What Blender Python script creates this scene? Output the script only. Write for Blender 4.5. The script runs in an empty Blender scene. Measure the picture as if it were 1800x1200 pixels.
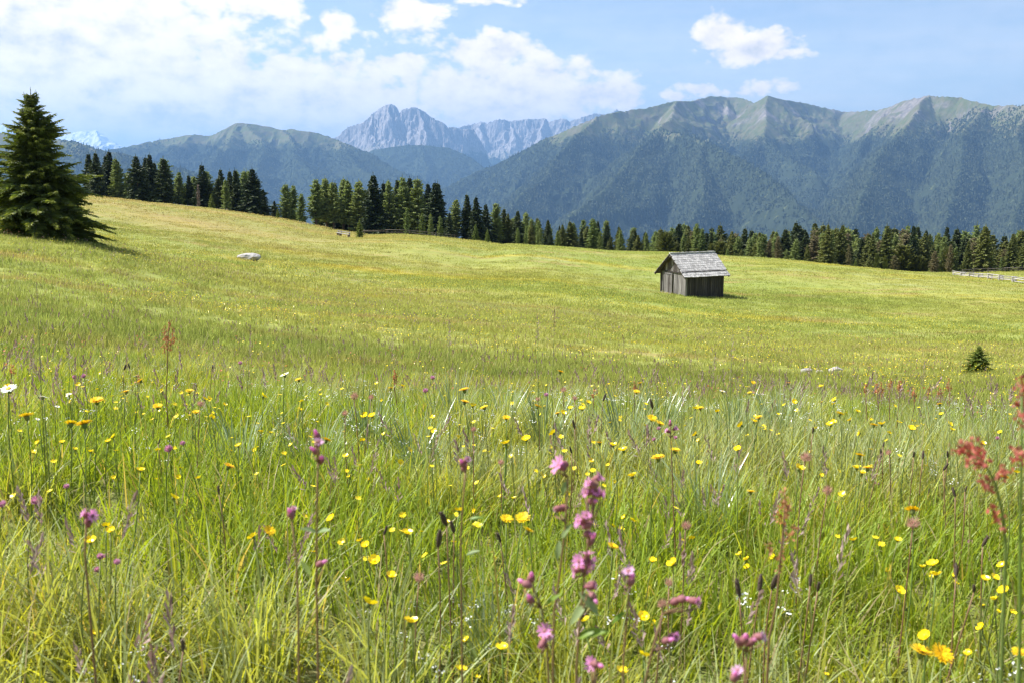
import bpy, math, random
import numpy as np
from mathutils import Vector, Matrix

# ------------------------------------------------------------------ camera, sky, sun, exposure
scene = bpy.context.scene
COL = scene.collection
F = 1750.0                                   # focal length in photo pixels (35 mm on full frame)
PITCH = math.atan(290.0 / F)                 # horizon of the place lies at photo row 310
cam_data = bpy.data.cameras.new('camera')
cam = bpy.data.objects.new('camera', cam_data)
COL.objects.link(cam)
cam.location = (0, 0, 0)                     # eye is the origin; the ground lies about a metre below it
cam.rotation_euler = (math.pi / 2 - PITCH, 0, 0)
cam_data.sensor_width = 36.0
cam_data.lens = 35.0
cam_data.clip_start = 0.02
cam_data.clip_end = 120000.0
cam_data.dof.use_dof = True
cam_data.dof.focus_distance = 7.0
cam_data.dof.aperture_fstop = 9.5
scene.camera = cam

SUN_AZ = math.radians(-78.0)                 # left of the view direction, a little ahead
SUN_EL = math.radians(54.0)
SKY_STRENGTH = 0.078
SUN_STRENGTH = 4.5
EXPOSURE = 1.22

sd = bpy.data.lights.new('sun', 'SUN')
sd.energy = SUN_STRENGTH
sd.angle = math.radians(0.53)
sd.color = (1.0, 0.955, 0.88)
sun = bpy.data.objects.new('sun', sd)
COL.objects.link(sun)
sdir = Vector((math.sin(SUN_AZ) * math.cos(SUN_EL), math.cos(SUN_AZ) * math.cos(SUN_EL), math.sin(SUN_EL)))
sun.rotation_euler = sdir.to_track_quat('Z', 'Y').to_euler()

scene.view_settings.view_transform = 'Standard'
scene.view_settings.look = 'None'
scene.view_settings.exposure = EXPOSURE
scene.view_settings.gamma = 1.0
scene.view_settings.use_curve_mapping = False
scene.render.engine = 'CYCLES'
cy = scene.cycles
cy.use_denoising = True
cy.max_bounces = 6
cy.diffuse_bounces = 3
cy.glossy_bounces = 2
cy.transmission_bounces = 4
cy.volume_bounces = 0
cy.sample_clamp_indirect = 6.0
cy.filter_width = 1.3


def ray(u, v):
    x = (u - 900.0) / F
    yu = (600.0 - v) / F
    cp, sp = math.cos(PITCH), math.sin(PITCH)
    return np.array([x, cp + yu * sp, -sp + yu * cp])


def P(u, v, Y):
    d = ray(u, v)
    return d * (Y / d[1])


def azel(u, v):
    d = ray(u, v)
    d = d / np.linalg.norm(d)
    return math.degrees(math.atan2(d[0], d[1])), math.degrees(math.asin(d[2]))


# ------------------------------------------------------------------ node helpers
def N(nt, kind, **kw):
    n = nt.nodes.new(kind)
    for k, v in kw.items():
        setattr(n, k, v)
    return n


def L(nt, a, b):
    nt.links.new(a, b)


def setin(n, **kw):
    for k, v in kw.items():
        n.inputs[k].default_value = v


def math_node(nt, op, a, b=None, c=None, clamp=False):
    n = N(nt, 'ShaderNodeMath', operation=op, use_clamp=clamp)
    for i, x in enumerate((a, b, c)):
        if x is None:
            continue
        if isinstance(x, (int, float)):
            n.inputs[i].default_value = x
        else:
            L(nt, x, n.inputs[i])
    return n.outputs[0]


def mix_col(nt, fac, a, b, blend='MIX'):
    n = N(nt, 'ShaderNodeMix', data_type='RGBA', blend_type=blend)
    n.clamp_factor = True
    for i, x in ((0, fac), (6, a), (7, b)):
        if isinstance(x, (int, float)):
            n.inputs[i].default_value = x
        elif isinstance(x, (tuple, list)):
            n.inputs[i].default_value = (*x[:3], 1.0)
        else:
            L(nt, x, n.inputs[i])
    return n.outputs[2]


def smooth(nt, x, lo, hi, a=0.0, b=1.0):
    n = N(nt, 'ShaderNodeMapRange', interpolation_type='SMOOTHSTEP')
    L(nt, x, n.inputs[0])
    n.inputs[1].default_value = lo
    n.inputs[2].default_value = hi
    n.inputs[3].default_value = a
    n.inputs[4].default_value = b
    return n.outputs[0]


def vmul(nt, v, s):
    n = N(nt, 'ShaderNodeVectorMath', operation='MULTIPLY')
    L(nt, v, n.inputs[0])
    n.inputs[1].default_value = s
    return n.outputs[0]


def noise(nt, vec, scale, detail=4.0, rough=0.55, out=0, distortion=0.0):
    n = N(nt, 'ShaderNodeTexNoise')
    if vec is not None:
        L(nt, vec, n.inputs['Vector'])
    setin(n, Scale=scale, Detail=detail, Roughness=rough, Distortion=distortion)
    return n.outputs[out]


# ------------------------------------------------------------------ world: Nishita sky with a cloud layer
world = bpy.data.worlds.new('World')
scene.world = world
world.use_nodes = True
wt = world.node_tree
wt.nodes.clear()
w_out = N(wt, 'ShaderNodeOutputWorld')
w_bg = N(wt, 'ShaderNodeBackground')
L(wt, w_bg.outputs[0], w_out.inputs[0])
sky = N(wt, 'ShaderNodeTexSky', sky_type='NISHITA', sun_disc=False)
sky.sun_elevation = SUN_EL
sky.sun_rotation = SUN_AZ
sky.altitude = 1900.0
sky.air_density = 1.0
sky.dust_density = 3.2
sky.ozone_density = 1.6
tc = N(wt, 'ShaderNodeTexCoord')
sep = N(wt, 'ShaderNodeSeparateXYZ')
L(wt, tc.outputs['Generated'], sep.inputs[0])
az = math_node(wt, 'MULTIPLY', math_node(wt, 'ARCTAN2', sep.outputs[0], sep.outputs[1]), 57.29578)
el = math_node(wt, 'MULTIPLY', math_node(wt, 'ARCSINE', sep.outputs[2]), 57.29578)


def cloud_density(az, el, f=None):
    comb = N(wt, 'ShaderNodeCombineXYZ')
    L(wt, az, comb.inputs[0])
    L(wt, el, comb.inputs[1])
    ae = comb.outputs[0]
    if f is not None:
        n1 = noise(wt, vmul(wt, ae, (0.55, 0.85, 1)), 1.0, 5.0, 0.58)
        return math_node(wt, 'ADD', f, math_node(wt, 'MULTIPLY', math_node(wt, 'SUBTRACT', n1, 0.5), 1.15)), ae, f
    wv = noise(wt, vmul(wt, ae, (0.16, 0.30, 1)), 1.0, 3.0, 0.5, out=1)
    woff = N(wt, 'ShaderNodeVectorMath', operation='MULTIPLY_ADD')
    L(wt, wv, woff.inputs[0])
    woff.inputs[1].default_value = (3.0, 1.5, 0)
    woff.inputs[2].default_value = (-1.5, -0.75, 0)
    addv = N(wt, 'ShaderNodeVectorMath', operation='ADD')
    L(wt, ae, addv.inputs[0])
    L(wt, woff.outputs[0], addv.inputs[1])
    aw = addv.outputs[0]
    blobs = [  # u, v, half width, half height in photo pixels, turned into sky angles
        (40, 60, 560, 300), (400, 210, 760, 190), (880, 170, 300, 105), (860, 95, 135, 42), (700, 112, 70, 42),
        (1030, 170, 130, 48), (-300, 40, 600, 260), (330, 262, 480, 70),
        (450, -5, 95, 52), (595, 42, 55, 38), (735, 22, 85, 42), (860, -4, 80, 18),
        (1262, 52, 56, 42), (1325, 84, 105, 40), (1385, 97, 50, 20),
        (1235, 158, 90, 24), (1345, 156, 85, 22), (1185, 172, 70, 20),
    ]
    for (u, v, rw, rh) in blobs:
        a0, e0 = azel(u, v)
        k = 57.3 / F
        s = N(wt, 'ShaderNodeVectorMath', operation='SUBTRACT')
        L(wt, aw, s.inputs[0])
        s.inputs[1].default_value = (a0, e0, 0)
        ln = N(wt, 'ShaderNodeVectorMath', operation='LENGTH')
        L(wt, vmul(wt, s.outputs[0], (1 / (rw * k), 1 / (rh * k), 0)), ln.inputs[0])
        g = math_node(wt, 'MULTIPLY', math_node(wt, 'SUBTRACT', 1.0, ln.outputs[1]), min(1.0, 0.35 + rh / 60.0))
        f = g if f is None else math_node(wt, 'MAXIMUM', f, g)
    # scattered clouds over the rest of the sky, continuing what the picture shows
    gen = noise(wt, vmul(wt, aw, (0.055, 0.10, 1)), 1.0, 3.0, 0.5)
    gen = math_node(wt, 'MULTIPLY', math_node(wt, 'SUBTRACT', gen, 0.52), 3.0)
    away = math_node(wt, 'MAXIMUM', smooth(wt, el, 12, 20), smooth(wt, math_node(wt, 'ABSOLUTE', az), 32, 42))
    gen = math_node(wt, 'SUBTRACT', gen, math_node(wt, 'MULTIPLY', math_node(wt, 'SUBTRACT', 1.0, away), 3.0))
    f = math_node(wt, 'MAXIMUM', f, gen)
    f = math_node(wt, 'MAXIMUM', f, -0.6)
    n1 = noise(wt, vmul(wt, ae, (0.55, 0.85, 1)), 1.0, 7.0, 0.58)
    n1 = math_node(wt, 'SUBTRACT', n1, 0.5)
    vo = N(wt, 'ShaderNodeTexVoronoi', feature='F1')
    L(wt, vmul(wt, aw, (0.75, 1.0, 1)), vo.inputs['Vector'])
    setin(vo, Scale=1.0, Detail=2.0, Roughness=0.6)
    f = math_node(wt, 'ADD', f, math_node(wt, 'MULTIPLY', math_node(wt, 'SUBTRACT', 0.55, vo.outputs['Distance']), 0.30))
    return math_node(wt, 'ADD', f, math_node(wt, 'MULTIPLY', n1, 1.15)), ae, f


d0, ae, cf = cloud_density(az, el)
az2 = math_node(wt, 'ADD', az, -0.45)
el2 = math_node(wt, 'ADD', el, 0.75)
d1, _, _ = cloud_density(az2, el2, cf)
cover = smooth(wt, d0, -0.02, 0.40)
relief = math_node(wt, 'SUBTRACT', d0, d1)                 # brighter where the cloud thins towards the sun
thick = smooth(wt, d1, 0.35, 1.3)
streak = noise(wt, vmul(wt, ae, (0.10, 0.75, 1)), 1.0, 5.0, 0.55)
lum = math_node(wt, 'ADD', 0.88, math_node(wt, 'MULTIPLY', relief, 0.30))
lum = math_node(wt, 'SUBTRACT', lum, math_node(wt, 'MULTIPLY', thick, 0.10))
lum = math_node(wt, 'ADD', lum, math_node(wt, 'MULTIPLY', math_node(wt, 'SUBTRACT', streak, 0.5), 0.16))
cshade = mix_col(wt, smooth(wt, lum, 0.66, 0.90), (0.80, 0.80, 0.82), (1.12, 1.0, 0.90))
cvec = N(wt, 'ShaderNodeVectorMath', operation='SCALE')
L(wt, cshade, cvec.inputs[0])
L(wt, lum, cvec.inputs['Scale'])
skyv = N(wt, 'ShaderNodeVectorMath', operation='SCALE')
L(wt, sky.outputs[0], skyv.inputs[0])
skyv.inputs['Scale'].default_value = 1.0
cl = N(wt, 'ShaderNodeVectorMath', operation='SCALE')
L(wt, cvec.outputs[0], cl.inputs[0])
cl.inputs['Scale'].default_value = 0.64 / SKY_STRENGTH
veil = math_node(wt, 'MULTIPLY', smooth(wt, streak, 0.25, 0.75, 0.6, 1.3), smooth(wt, el, 13.0, 2.0, 0.05, 0.30))   # added pale veil, whitens the sky colour towards the horizon like haze
cover = math_node(wt, 'MAXIMUM', cover, veil)
cover = math_node(wt, 'MULTIPLY', cover, smooth(wt, el, -1.0, 1.5))
wcol = mix_col(wt, cover, skyv.outputs[0], cl.outputs[0])
L(wt, wcol, w_bg.inputs['Color'])
w_bg.inputs['Strength'].default_value = SKY_STRENGTH
world.cycles.sampling_method = 'MANUAL'
world.cycles.sample_map_resolution = 512


# ------------------------------------------------------------------ numpy noise and mesh helpers
def _hash(ix, iy, seed):
    h = (ix.astype(np.int64) * 374761393 + iy.astype(np.int64) * 668265263 + seed * 974634777) & 0xFFFFFFFF
    h = ((h ^ (h >> 13)) * 1274126177) & 0xFFFFFFFF
    h = (h ^ (h >> 16)) & 0xFFFFFF
    return h / float(0xFFFFFF)


def vnoise(x, y, seed=0):
    x = np.asarray(x, float)
    y = np.asarray(y, float)
    ix, iy = np.floor(x), np.floor(y)
    fx, fy = x - ix, y - iy
    fx = fx * fx * fx * (fx * (fx * 6 - 15) + 10)
    fy = fy * fy * fy * (fy * (fy * 6 - 15) + 10)
    a, b = _hash(ix, iy, seed), _hash(ix + 1, iy, seed)
    c, d = _hash(ix, iy + 1, seed), _hash(ix + 1, iy + 1, seed)
    return (a * (1 - fx) + b * fx) * (1 - fy) + (c * (1 - fx) + d * fx) * fy * 1.0


def fbm(x, y, octs=4, seed=0, gain=0.5):
    s, amp, tot = 0.0, 1.0, 0.0
    for o in range(octs):
        s = s + amp * (vnoise(x * 2 ** o + 17.3 * o, y * 2 ** o - 9.1 * o, seed + o) - 0.5)
        tot += amp
        amp *= gain
    return s / tot * 2


def ridged(x, y, octs=4, seed=0, gain=0.5):
    s, amp, tot = 0.0, 1.0, 0.0
    for o in range(octs):
        n = 1 - np.abs(2 * vnoise(x * 2 ** o + 31.7 * o, y * 2 ** o + 11.9 * o, seed + o) - 1)
        s = s + amp * n * n
        tot += amp
        amp *= gain
    return s / tot


def new_mesh(name, V, faces, mats=None, smooth_shade=False, mat_idx=None):
    """faces: list of int arrays (n,3) or (n,4)"""
    V = np.asarray(V, np.float32).reshape(-1, 3)
    faces = [np.asarray(f, np.int32) for f in faces if len(f)]
    me = bpy.data.meshes.new(name)
    me.vertices.add(len(V))
    me.vertices.foreach_set('co', V.ravel())
    loops = np.concatenate([f.ravel() for f in faces])
    sizes = np.concatenate([np.full(len(f), f.shape[1], np.int32) for f in faces])
    starts = np.concatenate([[0], np.cumsum(sizes)[:-1]]).astype(np.int32)
    me.loops.add(len(loops))
    me.loops.foreach_set('vertex_index', loops)
    me.polygons.add(len(sizes))
    me.polygons.foreach_set('loop_start', starts)
    me.polygons.foreach_set('loop_total', sizes)
    if mat_idx is not None:
        me.polygons.foreach_set('material_index', np.asarray(mat_idx, np.int32))
    me.polygons.foreach_set('use_smooth', np.full(len(sizes), bool(smooth_shade)))
    me.update(calc_edges=True)
    me.validate()
    for m in (mats if isinstance(mats, (list, tuple)) else [mats]):
        if m is not None:
            me.materials.append(m)
    return me


def add_obj(name, data, parent=None, loc=None, rot=None, scale=None):
    o = bpy.data.objects.new(name, data)
    COL.objects.link(o)
    if parent is not None:
        o.parent = parent
    if loc is not None:
        o.location = [float(c) for c in loc]
    if rot is not None:
        o.rotation_euler = rot
    if scale is not None:
        o.scale = scale if isinstance(scale, (tuple, list)) else (scale,) * 3
    return o


def tag(o, label=None, cat=None, group=None, kind=None):
    if label:
        o['label'] = label
    if cat:
        o['category'] = cat
    if group:
        o['group'] = group
    if kind:
        o['kind'] = kind
    return o


class Geo:
    """collects pieces of geometry for one mesh"""

    def __init__(self):
        self.V, self.T, self.Q, self.n = [], [], [], 0
        self.TM, self.QM = [], []

    def add(self, V, tris=None, quads=None, m=0):
        V = np.asarray(V, float).reshape(-1, 3)
        if tris is not None and len(tris):
            t = np.asarray(tris, int) + self.n
            self.T.append(t)
            self.TM.append(np.full(len(t), m))
        if quads is not None and len(quads):
            q = np.asarray(quads, int) + self.n
            self.Q.append(q)
            self.QM.append(np.full(len(q), m))
        self.V.append(V)
        self.n += len(V)

    def tube(self, pts, radii, seg=6, m=0, cap=True):
        pts = np.asarray(pts, float)
        radii = np.broadcast_to(np.asarray(radii, float), (len(pts),))
        tang = np.gradient(pts, axis=0)
        tang /= np.linalg.norm(tang, axis=1)[:, None] + 1e-12
        ref = np.array([0.0, 0, 1]) if abs(tang[0][2]) < 0.9 else np.array([1.0, 0, 0])
        rings = []
        a = np.cross(tang[0], ref)
        a /= np.linalg.norm(a)
        for i in range(len(pts)):
            a = a - tang[i] * a.dot(tang[i])
            a /= np.linalg.norm(a) + 1e-12
            b = np.cross(tang[i], a)
            th = np.arange(seg) * 2 * np.pi / seg
            rings.append(pts[i] + radii[i] * (np.cos(th)[:, None] * a + np.sin(th)[:, None] * b))
        V = np.concatenate(rings)
        q = []
        for i in range(len(pts) - 1):
            for s in range(seg):
                s2 = (s + 1) % seg
                q.append((i * seg + s, i * seg + s2, (i + 1) * seg + s2, (i + 1) * seg + s))
        t = []
        if cap:
            V = np.concatenate([V, pts[:1], pts[-1:]])
            c0, c1 = len(V) - 2, len(V) - 1
            for s in range(seg):
                s2 = (s + 1) % seg
                t.append((c0, s2, s))
                t.append((c1, (len(pts) - 1) * seg + s, (len(pts) - 1) * seg + s2))
        self.add(V, t, q, m)

    def box(self, lo, hi, M=None, m=0, jitter=0.0, rng=None):
        lo, hi = np.asarray(lo, float), np.asarray(hi, float)
        V = np.array([[(lo, hi)[i][0], (lo, hi)[j][1], (lo, hi)[k][2]] for i in (0, 1) for j in (0, 1) for k in (0, 1)])
        if jitter and rng is not None:
            V = V + rng.normal(0, jitter, V.shape)
        if M is not None:
            V = V @ np.asarray(M)[:3, :3].T + np.asarray(M)[:3, 3]
        q = [(0, 1, 3, 2), (4, 6, 7, 5), (0, 4, 5, 1), (2, 3, 7, 6), (0, 2, 6, 4), (1, 5, 7, 3)]
        self.add(V, None, q, m)

    def mesh(self, name, mats=None, smooth_shade=False):
        faces, mi = [], []
        if self.T:
            faces.append(np.concatenate(self.T))
            mi.append(np.concatenate(self.TM))
        if self.Q:
            faces.append(np.concatenate(self.Q))
            mi.append(np.concatenate(self.QM))
        return new_mesh(name, np.concatenate(self.V), faces, mats, smooth_shade, np.concatenate(mi))


# ------------------------------------------------------------------ materials
def new_mat(name):
    m = bpy.data.materials.new(name)
    m.use_nodes = True
    nt = m.node_tree
    nt.nodes.clear()
    out = N(nt, 'ShaderNodeOutputMaterial')
    return m, nt, out


def plant_mat(name, c1, c2, rough=0.55, trans=0.35, nscale=8.0, trans_tint=(1.25, 1.25, 0.55), spec=0.25, c3=None, world_var=None):
    """diffuse leaf with some light passing through; colour varies from plant to plant and along it"""
    m, nt, out = new_mat(name)
    info = N(nt, 'ShaderNodeObjectInfo')
    geo = N(nt, 'ShaderNodeNewGeometry')
    col = mix_col(nt, info.outputs['Random'], c1, c2)
    if c3 is not None:
        r2 = math_node(nt, 'FRACT', math_node(nt, 'MULTIPLY', info.outputs['Random'], 7.31))
        col = mix_col(nt, smooth(nt, r2, 0.62, 1.0), col, c3)
    isl = geo.outputs['Random Per Island']
    v = math_node(nt, 'ADD', 0.62, math_node(nt, 'MULTIPLY', isl, 0.76))
    sc = N(nt, 'ShaderNodeVectorMath', operation='SCALE')
    L(nt, col, sc.inputs[0])
    L(nt, v, sc.inputs['Scale'])
    col = sc.outputs[0]
    bs = N(nt, 'ShaderNodeBsdfPrincipled')
    L(nt, col, bs.inputs['Base Color'])
    setin(bs, Roughness=rough)
    bs.inputs['Specular IOR Level'].default_value = spec
    if trans > 0:
        tr = N(nt, 'ShaderNodeBsdfTranslucent')
        tv = N(nt, 'ShaderNodeVectorMath', operation='MULTIPLY')
        L(nt, col, tv.inputs[0])
        tv.inputs[1].default_value = trans_tint
        L(nt, tv.outputs[0], tr.inputs['Color'])
        mx = N(nt, 'ShaderNodeMixShader')
        mx.inputs[0].default_value = trans
        L(nt, bs.outputs[0], mx.inputs[1])
        L(nt, tr.outputs[0], mx.inputs[2])
        L(nt, mx.outputs[0], out.inputs[0])
    else:
        L(nt, bs.outputs[0], out.inputs[0])
    return m


def rough_mat(name, c1, c2, scale=3.0, rough=0.85, stretch=(1, 1, 1), c3=None, bump=0.0, rand=0.25):
    m, nt, out = new_mat(name)
    t = N(nt, 'ShaderNodeTexCoord')
    v = vmul(nt, t.outputs['Object'], stretch)
    n1 = noise(nt, v, scale, 6.0, 0.6)
    col = mix_col(nt, smooth(nt, n1, 0.32, 0.68), c1, c2)
    if c3 is not None:
        n2 = noise(nt, v, scale * 0.37, 4.0, 0.6)
        col = mix_col(nt, smooth(nt, n2, 0.52, 0.66), col, c3)
    info = N(nt, 'ShaderNodeObjectInfo')
    sc = N(nt, 'ShaderNodeVectorMath', operation='SCALE')
    L(nt, col, sc.inputs[0])
    L(nt, math_node(nt, 'ADD', 1 - rand, math_node(nt, 'MULTIPLY', info.outputs['Random'], 2 * rand)), sc.inputs['Scale'])
    bs = N(nt, 'ShaderNodeBsdfPrincipled')
    L(nt, sc.outputs[0], bs.inputs['Base Color'])
    setin(bs, Roughness=rough)
    bs.inputs['Specular IOR Level'].default_value = 0.2
    if bump:
        b = N(nt, 'ShaderNodeBump')
        b.inputs['Strength'].default_value = bump
        b.inputs['Distance'].default_value = 0.05
        L(nt, n1, b.inputs['Height'])
        L(nt, b.outputs[0], bs.inputs['Normal'])
    L(nt, bs.outputs[0], out.inputs[0])
    return m


def meadow_group():
    """patches of different grass and flower cover, by place on the hill"""
    g = bpy.data.node_groups.new('meadow_colour', 'ShaderNodeTree')
    g.interface.new_socket('Color', in_out='OUTPUT', socket_type='NodeSocketColor')
    nt = g
    go = N(nt, 'NodeGroupOutput')
    geo = N(nt, 'ShaderNodeNewGeometry')
    rot = N(nt, 'ShaderNodeVectorRotate', rotation_type='Z_AXIS')
    L(nt, geo.outputs['Position'], rot.inputs['Vector'])
    rot.inputs['Angle'].default_value = math.radians(-14)
    p = vmul(nt, rot.outputs[0], (1, 1, 0))
    big = noise(nt, vmul(nt, p, (0.018, 0.034, 1)), 1.0, 4.0, 0.55)
    band = noise(nt, vmul(nt, p, (0.030, 0.11, 1)), 1.0, 5.0, 0.60, distortion=0.4)
    band2 = noise(nt, vmul(nt, p, (0.045, 0.16, 1)), 1.7, 5.0, 0.62)
    fine = noise(nt, vmul(nt, p, (0.8, 1.6, 1)), 1.0, 4.0, 0.6)
    c = mix_col(nt, smooth(nt, big, 0.38, 0.62), MEADOW[0], MEADOW[1])
    c = mix_col(nt, smooth(nt, band, 0.53, 0.68, 0, 0.75), c, MEADOW[2])      # yellow flower cover
    c = mix_col(nt, smooth(nt, band2, 0.54, 0.68, 0, 0.75), c, MEADOW[3])     # reddish sorrel
    grey = noise(nt, vmul(nt, p, (0.035, 0.06, 1)), 2.3, 4.0, 0.55)
    c = mix_col(nt, smooth(nt, grey, 0.56, 0.72, 0, 0.75), c, MEADOW[4])      # grey-green bents
    dk = noise(nt, vmul(nt, p, (0.05, 0.20, 1)), 2.9, 4.0, 0.6)
    c = mix_col(nt, smooth(nt, dk, 0.56, 0.72, 0, 0.7), c, MEADOW[5])         # lush dark grass
    spx = N(nt, 'ShaderNodeSeparateXYZ')
    L(nt, geo.outputs['Position'], spx.inputs[0])
    dry = math_node(nt, 'MULTIPLY', smooth(nt, spx.outputs[1], 45, 120), smooth(nt, spx.outputs[0], 10, -40))
    dry = math_node(nt, 'MULTIPLY', dry, smooth(nt, band, 0.36, 0.60, 0.25, 0.8))
    c = mix_col(nt, dry, c, (0.33, 0.255, 0.090))                              # drier, browner turf on the upper bank
    sc = N(nt, 'ShaderNodeVectorMath', operation='SCALE')
    L(nt, c, sc.inputs[0])
    L(nt, smooth(nt, fine, 0.25, 0.75, 0.78, 1.22), sc.inputs['Scale'])
    L(nt, sc.outputs[0], go.inputs[0])
    return g


MEADOW = [(0.235, 0.272, 0.055), (0.290, 0.292, 0.066), (0.40, 0.335, 0.040), (0.33, 0.240, 0.095), (0.29, 0.310, 0.125), (0.170, 0.230, 0.048)]
MG = meadow_group()


def meadow_mat(name, scale=1.0, trans=0.0, isl=False, thatch=False):
    m, nt, out = new_mat(name)
    g = N(nt, 'ShaderNodeGroup')
    g.node_tree = MG
    sc = N(nt, 'ShaderNodeVectorMath', operation='SCALE')
    L(nt, g.outputs[0], sc.inputs[0])
    sc.inputs['Scale'].default_value = scale
    col = sc.outputs[0]
    if thatch:                                            # moss and old litter under the uncut grass of the crest
        gp_ = N(nt, 'ShaderNodeNewGeometry')
        ln_ = N(nt, 'ShaderNodeVectorMath', operation='LENGTH')
        L(nt, gp_.outputs['Position'], ln_.inputs[0])
        tn = noise(nt, gp_.outputs['Position'], 9.0, 4.0, 0.6)
        tcol = mix_col(nt, smooth(nt, tn, 0.35, 0.65), (0.115, 0.140, 0.036), (0.19, 0.175, 0.075))
        col = mix_col(nt, smooth(nt, ln_.outputs[1], 16.0, 9.0), col, tcol)
    if isl:
        geo = N(nt, 'ShaderNodeNewGeometry')
        info = N(nt, 'ShaderNodeObjectInfo')
        s2 = N(nt, 'ShaderNodeVectorMath', operation='SCALE')
        L(nt, col, s2.inputs[0])
        L(nt, math_node(nt, 'ADD', 0.45, math_node(nt, 'ADD', math_node(nt, 'MULTIPLY', geo.outputs['Random Per Island'], 0.7),
                                                   math_node(nt, 'MULTIPLY', info.outputs['Random'], 0.4))), s2.inputs['Scale'])
        col = s2.outputs[0]
    bs = N(nt, 'ShaderNodeBsdfPrincipled')
    L(nt, col, bs.inputs['Base Color'])
    setin(bs, Roughness=0.7)
    bs.inputs['Specular IOR Level'].default_value = 0.15
    if trans:
        tr = N(nt, 'ShaderNodeBsdfTranslucent')
        L(nt, col, tr.inputs['Color'])
        mx = N(nt, 'ShaderNodeMixShader')
        mx.inputs[0].default_value = trans
        L(nt, bs.outputs[0], mx.inputs[1])
        L(nt, tr.outputs[0], mx.inputs[2])
        L(nt, mx.outputs[0], out.inputs[0])
    else:
        L(nt, bs.outputs[0], out.inputs[0])
    return m


M = {}
M['ground'] = meadow_mat('meadow_turf', 0.95, thatch=True)
M['tuft'] = meadow_mat('meadow_tuft', 1.25, 0.42, True)
M['grass'] = plant_mat('fresh_grass', (0.10, 0.19, 0.022), (0.20, 0.27, 0.045), 0.45, 0.42, c3=(0.26, 0.27, 0.10), trans_tint=(1.35, 1.3, 0.5))
def field_mat():
    m, nt, out = new_mat('grass_field')
    at = N(nt, 'ShaderNodeAttribute', attribute_name='tint')
    bs = N(nt, 'ShaderNodeBsdfPrincipled')
    L(nt, at.outputs['Color'], bs.inputs['Base Color'])
    setin(bs, Roughness=0.42)
    bs.inputs['Specular IOR Level'].default_value = 0.28
    tr = N(nt, 'ShaderNodeBsdfTranslucent')
    tv = N(nt, 'ShaderNodeVectorMath', operation='MULTIPLY')
    L(nt, at.outputs['Color'], tv.inputs[0])
    tv.inputs[1].default_value = (1.5, 1.3, 0.35)
    L(nt, tv.outputs[0], tr.inputs['Color'])
    mx = N(nt, 'ShaderNodeMixShader')
    mx.inputs[0].default_value = 0.48
    L(nt, bs.outputs[0], mx.inputs[1])
    L(nt, tr.outputs[0], mx.inputs[2])
    L(nt, mx.outputs[0], out.inputs[0])
    return m


M['field'] = field_mat()
M['sedge'] = plant_mat('blue_green_sedge', (0.21, 0.28, 0.12), (0.31, 0.37, 0.22), 0.28, 0.28, spec=0.6, trans_tint=(1.1, 1.2, 0.6))
M['straw'] = plant_mat('dry_straw', (0.40, 0.34, 0.19), (0.30, 0.22, 0.14), 0.6, 0.25)
M['panicle'] = plant_mat('grass_panicle', (0.40, 0.31, 0.27), (0.33, 0.23, 0.22), 0.7, 0.25, trans_tint=(1.2, 1.0, 0.9))
M['leaf'] = plant_mat('broad_leaf', (0.13, 0.24, 0.03), (0.22, 0.30, 0.05), 0.4, 0.42, trans_tint=(1.3, 1.3, 0.4))
M['pale_leaf'] = plant_mat('pale_leaf', (0.22, 0.30, 0.14), (0.26, 0.33, 0.15), 0.5, 0.35)
M['yellow'] = plant_mat('yellow_petal', (0.86, 0.60, 0.015), (0.88, 0.68, 0.02), 0.5, 0.30, trans_tint=(1.05, 1.0, 0.8))
M['orange'] = plant_mat('orange_yellow_petal', (0.88, 0.56, 0.012), (0.88, 0.63, 0.015), 0.5, 0.28, trans_tint=(1.05, 1.0, 0.8))
M['buttercup'] = plant_mat('glossy_yellow_petal', (0.88, 0.70, 0.01), (0.86, 0.64, 0.01), 0.25, 0.22, spec=0.6, trans_tint=(1.05, 1.0, 0.8))
M['stem'] = plant_mat('green_stem', (0.13, 0.20, 0.045), (0.20, 0.22, 0.07), 0.5, 0.15)
M['red_stem'] = plant_mat('reddish_stem', (0.20, 0.11, 0.065), (0.24, 0.15, 0.08), 0.5, 0.1)
M['pink'] = plant_mat('pink_petal', (0.80, 0.33, 0.62), (0.76, 0.30, 0.64), 0.5, 0.42, trans_tint=(1.15, 0.9, 1.1))
M['pale_pink'] = plant_mat('pale_pink_petal', (0.72, 0.42, 0.66), (0.66, 0.36, 0.58), 0.5, 0.40, trans_tint=(1.1, 1.0, 1.1))
M['calyx'] = plant_mat('purple_brown_calyx', (0.26, 0.095, 0.11), (0.30, 0.13, 0.14), 0.6, 0.15, trans_tint=(1.2, 0.8, 0.9))
M['clover'] = plant_mat('clover_pink', (0.56, 0.28, 0.42), (0.62, 0.36, 0.48), 0.6, 0.3, trans_tint=(1.1, 0.9, 1.0))
M['white'] = plant_mat('white_petal', (0.82, 0.83, 0.80), (0.78, 0.80, 0.77), 0.5, 0.3, trans_tint=(1, 1, 0.95))
M['sorrel'] = plant_mat('sorrel_red', (0.42, 0.105, 0.085), (0.46, 0.16, 0.12), 0.6, 0.4, trans_tint=(1.3, 0.9, 0.8))
M['sorrel2'] = plant_mat('sorrel_orange', (0.48, 0.20, 0.09), (0.42, 0.22, 0.11), 0.6, 0.4, trans_tint=(1.2, 1.0, 0.8))
M['plantain'] = plant_mat('dark_plantain_spike', (0.060, 0.042, 0.035), (0.09, 0.065, 0.05), 0.8, 0.0)
M['fluff'] = plant_mat('pink_brown_fluff', (0.52, 0.29, 0.25), (0.46, 0.27, 0.22), 0.8, 0.4, trans_tint=(1.2, 1.0, 1.0))
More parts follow.
